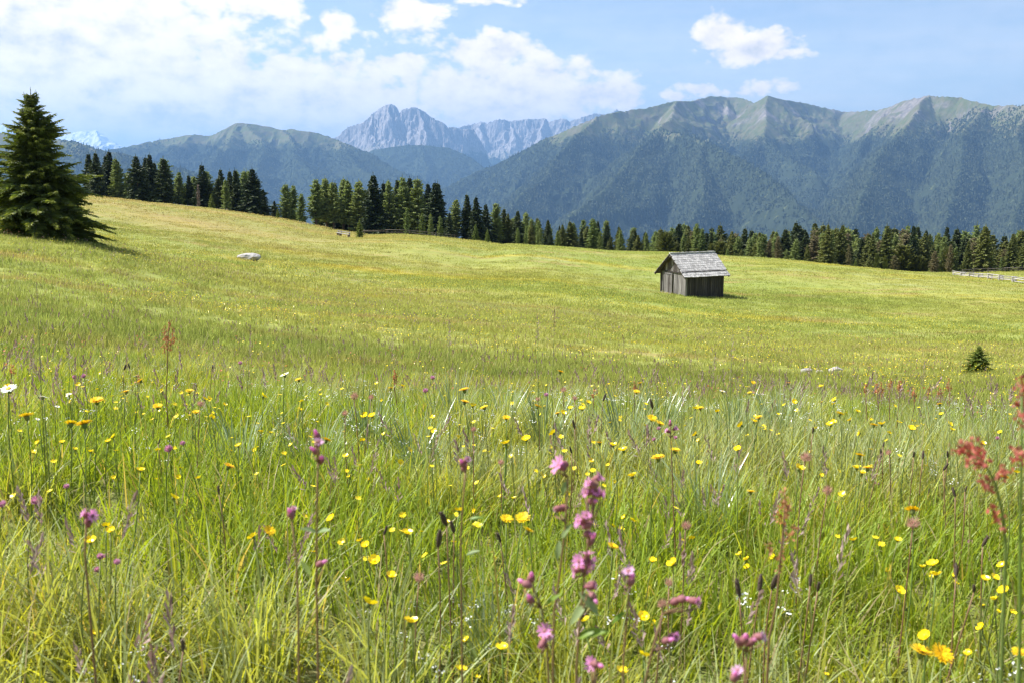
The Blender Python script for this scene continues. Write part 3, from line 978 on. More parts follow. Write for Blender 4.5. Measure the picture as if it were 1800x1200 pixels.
# ------------------------------------------------------------------ trees
def conifer(h, r, seed, style='spruce', detail=1.0, leaders=1, bare=0.04):
    """returns trunk and crown geometry of one conifer of height h and crown radius r"""
    rng = np.random.default_rng(seed)
    tr, cr = Geo(), Geo()
    nT = 9
    t = np.linspace(0, 1, nT)
    lean = rng.normal(0, 0.012, 2) * h
    pts = np.stack([lean[0] * t ** 2, lean[1] * t ** 2, t * h * 0.97], -1)
    pts[0, 2] = -0.25
    tr.tube(pts, np.maximum(h * 0.017 * (1 - t) ** 0.9, 0.006 * h * 0.3), 7)
    twig = (0.030 * h if style != 'larch' else 0.026 * h) / detail ** 0.5
    nb = int((150 if style == 'larch' else 190) * detail ** 0.62)
    tips = []
    for b in range(nb):
        f = (b + rng.random()) / nb
        tb = bare + (1 - bare) * f ** 1.06
        if tb > 0.985:
            continue
        if style == 'spruce':
            env = ((1 - tb) ** 0.82 * (0.72 + 0.28 * min(1, tb / 0.12)) if detail < 3 else (1 - tb) ** 0.66 * (0.80 + 0.20 * min(1, tb / 0.25))) + 0.016
        elif style == 'larch':
            env = (1 - tb) ** 0.50 * min(1, 0.50 + tb * 1.5) * 0.82 + 0.02
        else:                                             # pine and shrub: rounded
            env = math.sqrt(max(0.0, 1 - tb ** 2.2)) * min(1, 0.6 + tb * 1.5) + 0.02
        az_ = b * 2.39996 + rng.normal(0, 0.35)
        lump = float(vnoise(np.array([az_ % 6.283 * 1.1 + seed]), np.array([tb * 11.0]), seed)[0])
        Lb = r * env * rng.uniform(0.62, 1.12) * ((0.72 + 0.56 * lump) if detail < 3 else (1.0 + (0.95 * lump - 0.48) * min(1, 0.25 + 2.5 * tb)))
        if style == 'spruce':
            e0 = math.radians(-14 + 62 * tb ** 1.6 + rng.normal(0, 6)) if detail < 3 else math.radians(4 + 44 * tb ** 1.3 + rng.normal(0, 9))
        elif style == 'larch':
            e0 = math.radians(6 + 38 * tb + rng.normal(0, 9))
        else:
            e0 = math.radians(28 + 30 * tb + rng.normal(0, 10))
        base = np.array([np.interp(tb, t, pts[:, 0]), np.interp(tb, t, pts[:, 1]), tb * h * 0.965])
        dirh = np.array([math.cos(az_), math.sin(az_), 0])
        side = np.array([-dirh[1], dirh[0], 0])
        ns = max(3, int(Lb / (twig * 0.42)))
        s = (np.arange(ns) + rng.random(ns) * 0.6 + 0.3) / ns
        sag = ((-0.16 if detail < 3 else -0.26) if style == 'spruce' else -0.10 if style == 'larch' else 0.08) * Lb
        px = Lb * s * math.cos(e0)
        pz = Lb * s * math.sin(e0) + sag * s ** 2 * 1.4 + (0.10 * Lb * s ** 4 if style == 'spruce' else 0)
        A = base + px[:, None] * dirh + pz[:, None] * np.array([0, 0, 1.0])
        if detail >= 3:
            cr.tube(np.concatenate([base[None], A[::max(1, ns // 5)]]), np.linspace(0.0035 * h, 0.0006 * h, len(A[::max(1, ns // 5)]) + 1), 4, 1, False)
        per = 4 if style != 'larch' else 5
        for k in range(per):
            sg = 1 if k % 2 == 0 else -1
            m_ = len(A)
            if k < 2:
                spread = rng.uniform(0.35, 0.95, m_)
                dvec = dirh[None] * rng.uniform(0.5, 1.0, m_)[:, None] + sg * side[None] * spread[:, None]
                dz = rng.normal(-0.10 if style == 'spruce' else -0.25 if style == 'larch' else 0.35, 0.16, m_)
            elif k < 4:
                dvec = dirh[None] * rng.uniform(0.2, 0.9, m_)[:, None] + sg * side[None] * rng.uniform(0.1, 0.8, m_)[:, None]
                dz = rng.normal(-0.55 if style != 'pine' else 0.5, 0.22, m_) if style != 'spruce' else rng.normal(-0.45, 0.3, m_)
            else:
                dvec = rng.normal(0, 0.3, (m_, 3))
                dz = rng.normal(-1.0, 0.2, m_)
            dvec = dvec.copy()
            dvec[:, 2] = dz
            dvec /= np.linalg.norm(dvec, axis=1)[:, None]
            ln = twig * rng.uniform(0.9, 1.9, m_) * (1.15 - 0.5 * s) * (0.55 + 0.45 * min(1, Lb / (r * 0.4)))
            if k < 2 and style != 'larch':                # boughs fan out: the side twigs are longest towards the trunk
                ln = np.maximum(ln, Lb * 0.34 * (1.05 - s) * rng.uniform(0.6, 1.15, m_))
            wd = ln * (0.30 if style != 'larch' else 0.22) * rng.uniform(0.7, 1.3, m_)
            if detail >= 3:
                ln, wd = ln * 1.2, wd * 0.55
            up = np.cross(dvec, rng.normal(0, 1, (m_, 3)))
            up /= np.linalg.norm(up, axis=1)[:, None]
            a0 = A
            a1 = A + dvec * (ln * 0.45)[:, None] + up * wd[:, None]
            a2 = A + dvec * ln[:, None]
            a2[:, 2] -= ln * 0.08
            a3 = A + dvec * (ln * 0.45)[:, None] - up * wd[:, None]
            V = np.stack([a0, a1, a2, a3], 1).reshape(-1, 3)
            q = np.arange(m_ * 4).reshape(-1, 4)
            if detail >= 3:                             # outermost twigs carry the light new growth, with sunlight painted into its colour
                outer = s > 0.80
                cr.add(V.reshape(-1, 4, 3)[~outer].reshape(-1, 3), None, np.arange((~outer).sum() * 4).reshape(-1, 4))
                if outer.any():
                    cr.add(V.reshape(-1, 4, 3)[outer].reshape(-1, 3), None, np.arange(outer.sum() * 4).reshape(-1, 4), 2)
            else:
                cr.add(V, None, q)
            if detail >= 3:                             # needle tufts across each twig
                for w in range(4):
                    f0 = rng.uniform(0.15, 0.95, m_)
                    b0 = A + dvec * (ln * f0)[:, None]
                    up2 = np.cross(dvec, rng.normal(0, 1, (m_, 3)))
                    up2 /= np.linalg.norm(up2, axis=1)[:, None]
                    nd = dvec * 0.75 + up2 * 0.65
                    nl = twig * rng.uniform(0.28, 0.55, m_)
                    nw = nl * 0.16
                    sd_ = np.cross(nd, up2)
                    V = np.stack([b0 - sd_ * nw[:, None], b0 + sd_ * nw[:, None], b0 + nd * nl[:, None]], 1).reshape(-1, 3)
                    cr.add(V, np.arange(m_ * 3).reshape(-1, 3), None, 2 if w == 3 else 0)
        tips.append(A[-1])
    # leading shoots at the top
    for k in range(leaders):
        off = np.array([0, 0, 0.0]) if k == 0 else np.array([(0.10 if k % 2 else -0.11) * r * rng.uniform(0.7, 1.2), rng.normal(0, 0.03) * r, -rng.uniform(0.02, 0.035) * h])
        top = pts[-1] + off
        pt = np.stack([pts[-1] + [0, 0, -0.07 * h], top + [0, 0, -0.01 * h], top + [0, 0, 0.04 * h]])
        cr.tube(pt, [0.0035 * h, 0.0025 * h, 0.001 * h], 4, 0)
        for j in range(10):
            a_ = rng.uniform(0, 6.28)
            z_ = rng.uniform(-0.03, 0.03) * h
            b0 = top + [0, 0, z_]
            dv = np.array([math.cos(a_), math.sin(a_), 0.9])
            dv /= np.linalg.norm(dv)
            ln = 0.022 * h * rng.uniform(0.5, 1.1)
            sd_ = np.array([-math.sin(a_), math.cos(a_), 0]) * ln * 0.13
            cr.add([b0 - sd_, b0 + sd_, b0 + dv * ln], [(0, 1, 2)])
    return tr, cr


PROTO = {}


def proto(kind, i):
    key = (kind, i)
    if key in PROTO:
        return PROTO[key]
    par = {  # style, crown radius for height 1... built at 10 m
        'spruce': ('spruce', 2.35, 'needle', 0.04), 'slim': ('spruce', 1.75, 'needle', 0.05), 'olive': ('spruce', 2.65, 'needle_olive', 0.02),
        'larch': ('larch', 2.3, 'larch', 0.08), 'tall_larch': ('larch', 2.0, 'larch', 0.22), 'young': ('spruce', 3.0, 'needle_new', 0.01),
        'light': ('larch', 3.0, 'larch', 0.02), 'pine': ('larch', 3.3, 'pine', 0.05), 'shrub': ('pine', 4.2, 'needle_olive', 0.02), 'dead': ('larch', 1.1, 'dead', 0.12),
    }[kind]
    tr, cr = conifer(10.0, par[1] * (0.92 + 0.16 * (i % 3) / 2), 1000 + 37 * i + len(kind) * 101, par[0], 1.0 if kind != 'dead' else 0.12, bare=par[3])
    PROTO[key] = (tr.mesh(kind + '_trunk', M['bark'], True), cr.mesh(kind + '_crown', [M[par[2]], M['bark']]))
    return PROTO[key]


NAMES = {'spruce': 'spruce_tree', 'slim': 'spruce_tree', 'olive': 'spruce_tree', 'larch': 'larch_tree', 'tall_larch': 'larch_tree', 'young': 'young_spruce',
         'light': 'young_larch', 'pine': 'pine_tree', 'shrub': 'juniper_shrub', 'dead': 'dead_tree'}
trng = np.random.default_rng(5)


def tree(kind, base, height, label, group=None, width=1.0):
    i = int(trng.integers(0, 4))
    tm, cm = proto(kind, i)
    e = add_obj(NAMES[kind], None, loc=base, rot=(0, 0, float(trng.uniform(0, 6.28))), scale=(height / 10.0 * width, height / 10.0 * width, height / 10.0))
    e.empty_display_size = 0.3
    add_obj('trunk', tm, e)
    add_obj('crown', cm, e)
    tag(e, label, 'shrub' if kind == 'shrub' else 'tree', group)
    return e


def tree_px(kind, u, vtop, vbase, Y=None, label=None, group=None, width=1.0):
    """a tree whose foot and tip are seen at these photo rows"""
    if Y is None:
        b = hit(u, vbase, 60.0, 260.0)
    else:
        p = P(u, vbase, Y)
        b = np.array([p[0], Y, Hs(p[0], Y)])
    top = P(u, vtop, b[1])[2]
    hgt = max(1.0, top - b[2])
    return tree(kind, b - np.array([0, 0, 0.05]), hgt, label, group, width)


LEFT_ROW = 'trees of the forest edge on the left'
MID_ROW = 'trees of the forest edge behind the middle of the meadow'
RIGHT_ROW = 'trees of the forest edge behind the hut'
D1 = 'dark spruce in the dense forest edge left of the gap'
EDGE = [
    # kind, u, tip row, foot row, distance, width, label
    ('spruce', 172, 265, 356, 172, 0.9, 'dark spruce just right of the big near spruce, first of the far row'),
    ('slim', 196, 262, 358, 176, 1.0, 'slender dark spruce, second in the far row right of the big spruce'),
    ('tall_larch', 210, 275, 359, 174, 1.0, 'thin grey-green larch beside the second spruce of the far left row'),
    ('larch', 226, 300, 362, 182, 0.9, 'low pale larch in the gap between two dark spruce clumps at far left'),
    ('spruce', 245, 270, 362, 170, 1.05, 'leftmost spruce of the dark clump of four left of the bare grey trunk'),
    ('spruce', 267, 268, 364, 173, 0.85, 'tallest spruce in the dark clump of four left of the bare grey trunk'),
    ('slim', 278, 282, 366, 176, 0.8, 'thin spruce squeezed inside the dark clump of four at far left'),
    ('spruce', 290, 274, 367, 170, 1.1, 'rightmost broad spruce of the dark clump of four at far left'),
    ('tall_larch', 317, 299, 371, 172, 1.0, 'single thin larch right of the dark clump of four spruces'),
    ('slim', 336, 305, 373, 172, 0.9, 'slender spruce left of the bare grey trunk'),
    ('spruce', 357, 286, 376, 170, 1.0, 'olive-topped spruce standing right behind the bare grey trunk'),
    ('dead', 350, 322, 375, 166, 0.5, 'bare grey dead conifer trunk in front of the left forest edge'),
    ('young', 373, 340, 379, 160, 0.9, 'small light green spruce right of the bare grey trunk'),
    ('spruce', 390, 294, 382, 170, 0.8, 'first spruce of the dark block left of the wide gap'),
    ('larch', 400, 312, 383, 166, 0.8, 'grey-green larch in front of the dark block left of the gap'),
    ('slim', 407, 297, 384, 174, 0.9, D1), ('slim', 419, 295, 385, 172, 0.9, D1),
    ('tall_larch', 433, 296, 387, 174, 0.9, 'thin larch between spruces of the dark block left of the gap'),
    ('spruce', 446, 293, 389, 168, 1.25, 'broad black-green spruce ending the dark block at the gap'), ('spruce', 465, 330, 391, 172, 0.9, D1),
    ('young', 489, 366, 393, 160, 1.0, 'small bright spruce in the gap before the larch group'),
    ('spruce', 483, 351, 392, 178, 0.9, 'small dark spruce deep in the gap'),
    ('larch', 503, 321, 396, 168, 1.15, 'left larch of the light trio standing right of the gap'), ('larch', 516, 323, 397, 170, 0.9, 'middle larch of the light trio standing right of the gap'),
    ('larch', 530, 338, 399, 166, 1.0, 'right, lowest larch of the light trio standing right of the gap'),
    ('tall_larch', 556, 311, 400, 170, 1.15, 'leftmost tall larch with a bare pale stem above the bench'), ('tall_larch', 575, 309, 401, 172, 1.15, 'second tall larch with bare stem above the bench'),
    ('tall_larch', 587, 316, 402, 170, 1.0, 'third tall larch with bare stem above the bench'), ('tall_larch', 604, 310, 403, 174, 1.0, 'fourth tall larch, directly behind the bench'),
    ('tall_larch', 614, 312, 404, 171, 1.0, 'fifth tall larch, between bench and the lone young tree'), ('larch', 632, 314, 405, 170, 1.0, 'feathery larch directly behind the lone young tree'),
    ('spruce', 645, 330, 406, 176, 0.8, 'dark spruce half hidden right of the lone young tree'),
    ('spruce', 660, 303, 406, 168, 1.05, 'tall black-green spruce right of the lone young tree'),
    ('larch', 686, 314, 408, 172, 0.9, 'larch right of the tall black-green spruce'), ('spruce', 699, 312, 408, 176, 0.9, 'spruce left in the close group above the light bushes'),
    ('larch', 711, 306, 409, 172, 0.9, 'tallest larch in the close group above the light bushes'), ('spruce', 722, 308, 409, 175, 0.9, 'dark spruce in the middle of the close group above the light bushes'),
    ('larch', 735, 310, 410, 171, 1.0, 'olive larch in the close group above the light bushes'), ('spruce', 752, 319, 410, 174, 0.9, 'spruce next to last in the close group above the light bushes'),
    ('spruce', 766, 317, 411, 169, 1.15, 'broad dark spruce ending the close group above the light bushes'),
    ('light', 715, 363, 409, 162, 0.75, 'leftmost and tallest light green bushy larch at the fence'), ('light', 742, 373, 410, 162, 0.8, 'second light green bushy larch at the fence'),
    ('light', 757, 374, 411, 161, 0.75, 'third light green bushy larch at the fence'), ('light', 774, 378, 412, 162, 0.75, 'rightmost light green bushy larch at the fence'),
    ('larch', 800, 347, 416, 172, 1.2, 'broad olive larch left of the two pointed spruces'), ('spruce', 790, 372, 415, 165, 0.9, 'low spruce at the foot of the broad olive larch'),
    ('slim', 823, 338, 419, 172, 1.0, 'left of the two pointed dark spruces right of the olive larch'), ('slim', 837, 343, 420, 170, 1.1, 'right of the two pointed dark spruces right of the olive larch'),
    ('spruce', 855, 356, 421, 172, 1.0, 'dark spruce right of the two pointed ones'), ('larch', 873, 354, 423, 173, 1.0, 'grey-green larch right of the two pointed spruces'),
    ('spruce', 886, 364, 424, 175, 0.9, 'shorter spruce behind the grey-green larch'), ('spruce', 911, 368, 426, 172, 1.0, 'pointed dark spruce halfway between bench and hut'),
    ('young', 836, 392, 421, 164, 1.0, 'light young spruce below the right pointed spruce'), ('young', 857, 401, 424, 163, 0.9, 'small young spruce at the grass edge, alone'),
    ('light', 910, 399, 428, 166, 0.85, 'light bushy larch in front of the forest halfway to the hut'), ('light', 924, 403, 429, 166, 0.8, 'second, lower light larch in front of the forest halfway to the hut'),
]
for (k, u, vt, vb, Y, w, lab) in EDGE:
    tree_px(k, u, vt, vb, Y, lab, LEFT_ROW if u < 480 else MID_ROW, w * (1.42 if k in ('spruce', 'slim', 'larch', 'tall_larch') else 1.0))

# a second row behind the left and middle rows
B1 = 'conifer half hidden behind the front row of the left forest edge'
for (u0, u1) in ((160, 470), (560, 780)):
    u = u0
    while u < u1:
        j = min(EDGE, key=lambda e: abs(e[1] - u) + (60 if e[3] - e[2] < 60 else 0))
        vt = j[2] + abs(trng.normal(10, 9))
        tree_px(['spruce', 'slim', 'larch'][int(trng.integers(0, 3))], u, vt, j[3], j[4] + trng.uniform(7, 16), B1 if u < 480 else 'conifer half hidden behind the front row above the bench', LEFT_ROW + ' second row' if u < 480 else MID_ROW + ' second row', 1.4)
        u += trng.uniform(12, 24)

# dense forest edge from the middle to the right, several rows deep; tip heights follow the canopy line in view
CAN_U = [900, 940, 1000, 1049, 1090, 1150, 1220, 1260, 1300, 1350, 1400, 1450, 1480, 1520, 1555, 1600, 1640, 1680, 1725, 1750, 1790, 1850, 2000]
CAN_V = [372, 381, 388, 386, 391, 402, 390, 396, 400, 404, 394, 390, 393, 408, 394, 394, 402, 402, 396, 413, 402, 398, 400]
FT_U = [900, 1000, 1100, 1160, 1300, 1400, 1500, 1600, 1700, 1800, 2000]
FT_V = [427, 435, 442, 446, 462, 469, 474, 473, 476, 478, 482]
G1 = 'conifer of the unbroken forest edge between the pointed spruces and the hut'
G2 = 'conifer in the dense forest edge right of the hut'
G3 = 'conifer in a back row of the forest right of the hut'
for row in range(4):
    u = 892 + row * 5
    while u < 1960:
        vt = np.interp(u, CAN_U, CAN_V) + trng.normal(0, 4) + (3 + trng.random() * 13 if row < 3 and trng.random() < 0.75 else 0) + (trng.random() * 14 if row == 0 else 0)
        vb = np.interp(u, FT_U, FT_V)
        Y0 = np.interp(u, [900, 1160, 1500, 1800, 2000], [176, 186, 190, 186, 186])
        kinds = ['spruce', 'larch', 'olive', 'larch', 'olive', 'slim'] if u < 1160 else ['olive', 'spruce', 'larch', 'olive', 'larch', 'olive', 'spruce', 'larch', 'pine']
        k = kinds[int(trng.integers(0, len(kinds)))]
        lab = G1 if u < 1160 else (G2 if row < 2 else G3)
        if not (1735 < u < 1762 and row < 3):
            tree_px(k, u, vt + (6 if k == 'pine' else 0), vb, Y0 + row * 11 + trng.normal(0, 2), lab, MID_ROW + ' near the hut' if u < 1160 else RIGHT_ROW + (' back rows' if row >= 2 else ''), trng.uniform(0.9, 1.8))
        u += trng.uniform(12, 22) * (1.0 if row == 0 else 1.25)

FRONT = [
    ('light', 945, 407, 431, 168, 0.9, 'low light larch at the grass edge left of the hut'), ('young', 980, 404, 434, 170, 0.9, 'young spruce at the grass edge left of the hut'),
    ('larch', 1222, 390, 455, 180, 1.0, 'light larch directly behind the hut roof'), ('larch', 1335, 414, 465, 178, 1.25, 'rounded pale larch right of the hut at the grass edge'),
    ('pine', 1366, 413, 466, 180, 0.8, 'brownish conifer right of the rounded pale larch'), ('larch', 1397, 417, 469, 178, 1.6, 'broad pale larch bush between hut and right edge'),
    ('olive', 1418, 428, 470, 177, 1.0, 'dark spruce growing against the broad pale larch'), ('olive', 1452, 391, 475, 176, 1.0, 'tall olive spruce standing out of the right forest edge'),
    ('olive', 1476, 392, 475, 178, 1.05, 'second tall olive spruce right of the first'), ('pine', 1491, 430, 474, 174, 0.75, 'reddish-brown bushy pine below the tall olive spruces'),
    ('young', 1503, 454, 477, 170, 1.0, 'tiny light spruce at the grass edge below the reddish pine'), ('olive', 1555, 394, 474, 180, 1.15, 'big pointed spruce above the pair of dark round shrubs'),
    ('olive', 1532, 408, 473, 181, 1.0, 'spruce left of the big pointed one'), ('shrub', 1540, 446, 478, 168, 0.62, 'left of two dark rounded juniper shrubs at the grass edge'),
    ('shrub', 1555, 451, 479, 168, 0.55, 'right, smaller of two dark rounded juniper shrubs at the grass edge'), ('spruce', 1601, 393, 472, 181, 0.95, 'dark spruce right of the juniper pair'),
    ('pine', 1572, 448, 473, 178, 1.4, 'low wide green pine right of the juniper pair'), ('pine', 1642, 440, 473, 177, 1.2, 'bushy grey-green pine left of the brown leaning pine'),
    ('pine', 1668, 428, 474, 175, 0.7, 'brown leaning pine in the right forest edge'), ('olive', 1728, 394, 475, 174, 1.3, 'biggest olive spruce, above the start of the pale fence'),
    ('olive', 1700, 420, 475, 175, 1.0, 'spruce left of the biggest olive one above the pale fence'), ('olive', 1776, 408, 475, 172, 1.1, 'spruce near the right picture edge above the pale fence'),
    ('olive', 1798, 420, 476, 170, 1.2, 'spruce cut by the right picture edge above the pale fence'),
]
for i in range(34):                                  # bushes and saplings along the foot of the right forest
    u = 1170 + i * 19 + trng.normal(0, 5)
    vb = float(np.interp(u, FT_U, FT_V))
    Y0 = float(np.interp(u, [900, 1160, 1500, 1800, 2000], [176, 186, 190, 186, 186])) - trng.uniform(5, 10)
    k = ['light', 'young', 'light', 'olive', 'shrub', 'larch'][int(trng.integers(0, 6))]
    tree_px(k, u, vb - trng.uniform(14, 42), vb + 1, Y0, 'low bush or sapling at the foot of the right forest', RIGHT_ROW + ' saplings', trng.uniform(0.9, 1.6))
for (k, u, vt, vb, Y, w, lab) in FRONT:
    tree_px(k, u, vt, vb, Y, lab, RIGHT_ROW if u > 1160 else MID_ROW, w)
tree_px('young', 632, 385, 419, None, 'lone young yellow-green tree standing in the meadow beside the bench', None, 0.95)


# the big spruce near the left edge and its neighbours
def big_spruce(u, vtop, vbase, Y, halfw, seed, label, leaders=3, detail=5.0):
    p = P(u, vbase, Y)
    b = np.array([p[0], Y, Hs(p[0], Y)])
    h = P(u, vtop, Y)[2] - b[2]
    r = halfw / F * Y
    tr, cr = conifer(h, r, seed, 'spruce', detail, leaders, bare=0.015)
    e = add_obj('spruce_tree', None, loc=b)
    add_obj('trunk', tr.mesh('big_trunk', M['bark'], True), e)
    add_obj('crown', cr.mesh('big_crown', [M['needle_big'], M['bark'], M['needle_tip']]), e)
    tag(e, label, 'tree', 'big spruces at the left')


big_spruce(74, 156, 412, 40, 118, 301, 'big dense spruce with three leading shoots close on the left', 4, 4.2)
big_spruce(-28, 215, 385, 46, 80, 302, 'spruce cut by the left picture edge behind the big one', 1, 3.0)


def small_pine(u, vtop, vbase, hwpx, label):
    b = hit(u, vbase, 12.0, 60.0)
    h = P(u, vtop, b[1])[2] - b[2]
    tr, cr = conifer(h, hwpx / F * b[1] * 0.85, 411, 'spruce', 1.1, 3, bare=0.01)
    e = add_obj('young_pine', None, loc=b)
    add_obj('trunk', tr.mesh('pine_trunk', M['bark'], True), e)
    add_obj('crown', cr.mesh('pine_crown', [M['needle_new'], M['bark']]), e)
    tag(e, label, 'shrub')


small_pine(1718, 606, 657, 44, 'small bushy young pine alone in the grass at right')


# ------------------------------------------------------------------ rocks
def boulder(u, v, wpx, hpx, seed, label, group=None, y0=10.0, y1=200.0, sink=0.3):
    rng = np.random.default_rng(seed)
    b = hit(u, v, y0, y1)
    w, hh = wpx / F * b[1], hpx / F * b[1]
    nu, nv = 22, 12
    th = np.linspace(0, 2 * np.pi, nu, endpoint=False)
    ph = np.linspace(-np.pi / 2, np.pi / 2, nv)
    TH, PH = np.meshgrid(th, ph)
    d = np.stack([np.cos(PH) * np.cos(TH), np.cos(PH) * np.sin(TH), np.sin(PH)], -1)
    d = np.sign(d) * np.abs(d) ** 0.8
    rr = 1 + 0.22 * fbm(d[..., 0] * 1.7 + seed, d[..., 1] * 1.7 + d[..., 2] * 1.3, 3, seed) + 0.10 * (ridged(d[..., 0] * 3 + d[..., 2], d[..., 1] * 3 + 7, 2, seed + 2) - 0.5)
    V = d * rr[..., None] * np.array([w / 2, w * 0.32, hh / (1 + 1 - sink)])
    V[..., 0] = np.where(V[..., 2] > 0, V[..., 0] + 0.1 * w * V[..., 2] / hh, V[..., 0])
    V = V.reshape(-1, 3)
    q = [(i * nu + j, i * nu + (j + 1) % nu, (i + 1) * nu + (j + 1) % nu, (i + 1) * nu + j) for i in range(nv - 1) for j in range(nu)]
    o = add_obj('boulder', new_mesh('boulder', V, [np.array(q)], M['rock'], False), loc=b + np.array([0, 0, hh * 0.42]), rot=(0, 0, float(rng.uniform(-0.3, 0.3))))
    tag(o, label, 'boulder', group)


boulder(436, 458, 42, 12, 7, 'flat pale boulder lying in the meadow right of the big spruce', y0=30)
boulder(1418, 657, 22, 11, 8, 'left, low white stone in the grass below the hut', 'white stones in the grass', 10, 60)
boulder(1440, 658, 16, 9, 9, 'middle white stone in the grass below the hut', 'white stones in the grass', 10, 60)
boulder(1468, 658, 26, 14, 10, 'right, biggest white stone in the grass below the hut', 'white stones in the grass', 10, 60)


# ------------------------------------------------------------------ hut
def build_hut():
    rng = np.random.default_rng(21)
    c0 = hit(1205, 522, 40, 120)                     # near corner
    s = c0[1] / 75.0
    W, LN, EH = 3.25 * s, 3.35 * s, 1.85 * s         # gable width, length, wall height
    rise = 1.32 * s
    a = math.radians(35.0 - 9.9)
    ex = np.array([math.cos(a), math.sin(a), 0])     # along the long wall
    ey = np.array([-math.sin(a), math.cos(a), 0])    # along the gable
    foot = c0[2]
    root = add_obj('hut', None, loc=(c0[0], c0[1], foot), rot=(0, 0, a))
    root.empty_display_size = 0.5
    tag(root, 'small weathered wooden hay hut with shingle roof standing in the meadow', 'hut')

    # local axes: x along the long wall, y along the gable, z up; near corner at the origin
    def gz(x, y):
        w = c0 + ex * x + ey * y
        return Hs(w[0], w[1]) - foot

    frame = Geo()                                    # dark inner walls that carry the planks
    t = 0.06
    lo = -0.75
    for (x0, y0, x1, y1) in ((t, t, LN - t, 2 * t), (t, W - 2 * t, LN - t, W - t), (t, 2 * t, 2 * t, W - 2 * t), (LN - 2 * t, 2 * t, LN - t, W - 2 * t)):
        frame.box((x0, y0, lo), (x1, y1, EH - 0.03))
    for x0 in (t, LN - 2 * t):                       # gable triangles
        frame.add([(x0, t, EH - 0.03), (x0, W - t, EH - 0.03), (x0, W / 2, EH + rise - 0.12), (x0 + t, t, EH - 0.03), (x0 + t, W - t, EH - 0.03), (x0 + t, W / 2, EH + rise - 0.12)],
                  [(0, 2, 1), (3, 4, 5)], [(0, 1, 4, 3), (1, 2, 5, 4), (2, 0, 3, 5)])
    wall = add_obj('wall', frame.mesh('hut_wall', M['wood_dark']), root)

    def planks(n, total, place, top, mat, skip=()):
        edges = np.linspace(0, total, n + 1) + np.concatenate([[0], rng.normal(0, 0.018, n - 1), [0]])
        for i in range(n):
            if i in skip:
                continue
            p0, p1 = edges[i] + 0.008, edges[i + 1] - 0.008
            g = Geo()
            zt0, zt1 = top(p0), top(p1)
            z0 = -0.72
            th = 0.028 + rng.random() * 0.016
            dz = rng.normal(0, 0.012)
            A = [(p0, 0, z0), (p1, 0, z0), (p1 + rng.normal(0, 0.004), 0, zt1 + dz), (p0 + rng.normal(0, 0.004), 0, zt0 + dz)]
            V = [place(q[0], 0.058, q[2]) for q in A] + [place(q[0], 0.058 - th - 0.024, q[2]) for q in A]
            g.add(V, None, [(0, 1, 2, 3), (7, 6, 5, 4), (0, 4, 5, 1), (1, 5, 6, 2), (2, 6, 7, 3), (3, 7, 4, 0)])
            add_obj('plank', g.mesh('hut_plank', mat), wall)

    pit = rise / (W / 2)
    gtop = lambda p: EH + pit * min(p, W - p) - 0.10
    # front gable (faces the camera's left): lower planks end at a cross rail, upper ones above it
    lower = lambda p: min(gtop(p), EH - 0.10)
    planks(13, W, lambda p, d, z: (d - 0.03, p, z), lower, M['wood'], skip=())

    def upper():
        n = 12
        for i in range(n):
            p0, p1 = i * W / n + 0.01, (i + 1) * W / n - 0.01
            if max(gtop(p0), gtop(p1)) < EH + 0.05:
                continue
            g = Geo()
            th = 0.03 + rng.random() * 0.012
            A = [(p0, EH - 0.06), (p1, EH - 0.06), (p1, max(gtop(p1), EH)), (p0, max(gtop(p0), EH))]
            if p0 < W / 2 < p1:
                A = [(p0, EH - 0.06), (p1, EH - 0.06), (p1, gtop(p1)), (W / 2, gtop(W / 2)), (p0, gtop(p0))]
            k = len(A)
            V = [(0.02, q[0], q[1]) for q in A] + [(0.02 - th - 0.05, q[0], q[1]) for q in A]
            if k == 4:
                g.add(V, None, [(0, 1, 2, 3), (7, 6, 5, 4)] + [(j, j + 4, (j + 1) % 4 + 4, (j + 1) % 4) for j in range(4)])
            else:
                g.add(V, [(0, 1, 2), (0, 2, 3), (0, 3, 4), (7, 6, 5), (8, 7, 5), (9, 8, 5)], [(j, j + 5, (j + 1) % 5 + 5, (j + 1) % 5) for j in range(5)])
            add_obj('plank', g.mesh('gable_plank', M['wood_dark'] if i % 3 else M['wood']), wall)

    upper()
    g = Geo()
    g.box((-0.12, -0.03, EH - 0.13), (-0.052, W + 0.03, EH - 0.07), jitter=0.004, rng=rng)
    add_obj('cross_rail', g.mesh('cross_rail', M['wood_dark']), wall)
    # back gable and both long walls
    planks(13, W, lambda p, d, z: (LN - d + 0.03, p, z), gtop, M['wood'])
    planks(19, LN, lambda p, d, z: (p, d - 0.03, z), lambda p: EH - 0.02, M['wood_dark'])  # near long wall: its shade is put into the darker plank colour
    planks(17, LN, lambda p, d, z: (p, W - d + 0.03, z), lambda p: EH - 0.02, M['wood'])
    for (x, y) in ((-0.02, -0.02), (LN + 0.02, -0.02), (-0.02, W + 0.02), (LN + 0.02, W + 0.02)):
        g = Geo()
        g.box((x - 0.07, y - 0.07, -0.8), (x + 0.07, y + 0.07, EH - 0.04), jitter=0.006, rng=rng)
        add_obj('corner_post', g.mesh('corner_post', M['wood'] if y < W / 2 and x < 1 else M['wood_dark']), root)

    # door in the front gable: posts, lintel and a leaf of boards
    dy0, dy1, dz1 = 0.54 * W, 0.86 * W, EH - 0.32
    zb = gz(0, 0.7 * W) - 0.02
    door = Geo()
    door.box((-0.085, dy0, zb), (-0.062, dy1, dz1), m=0)
    dr = add_obj('door', door.mesh('door_leaf', M['wood_dark']), root)
    nb = 5
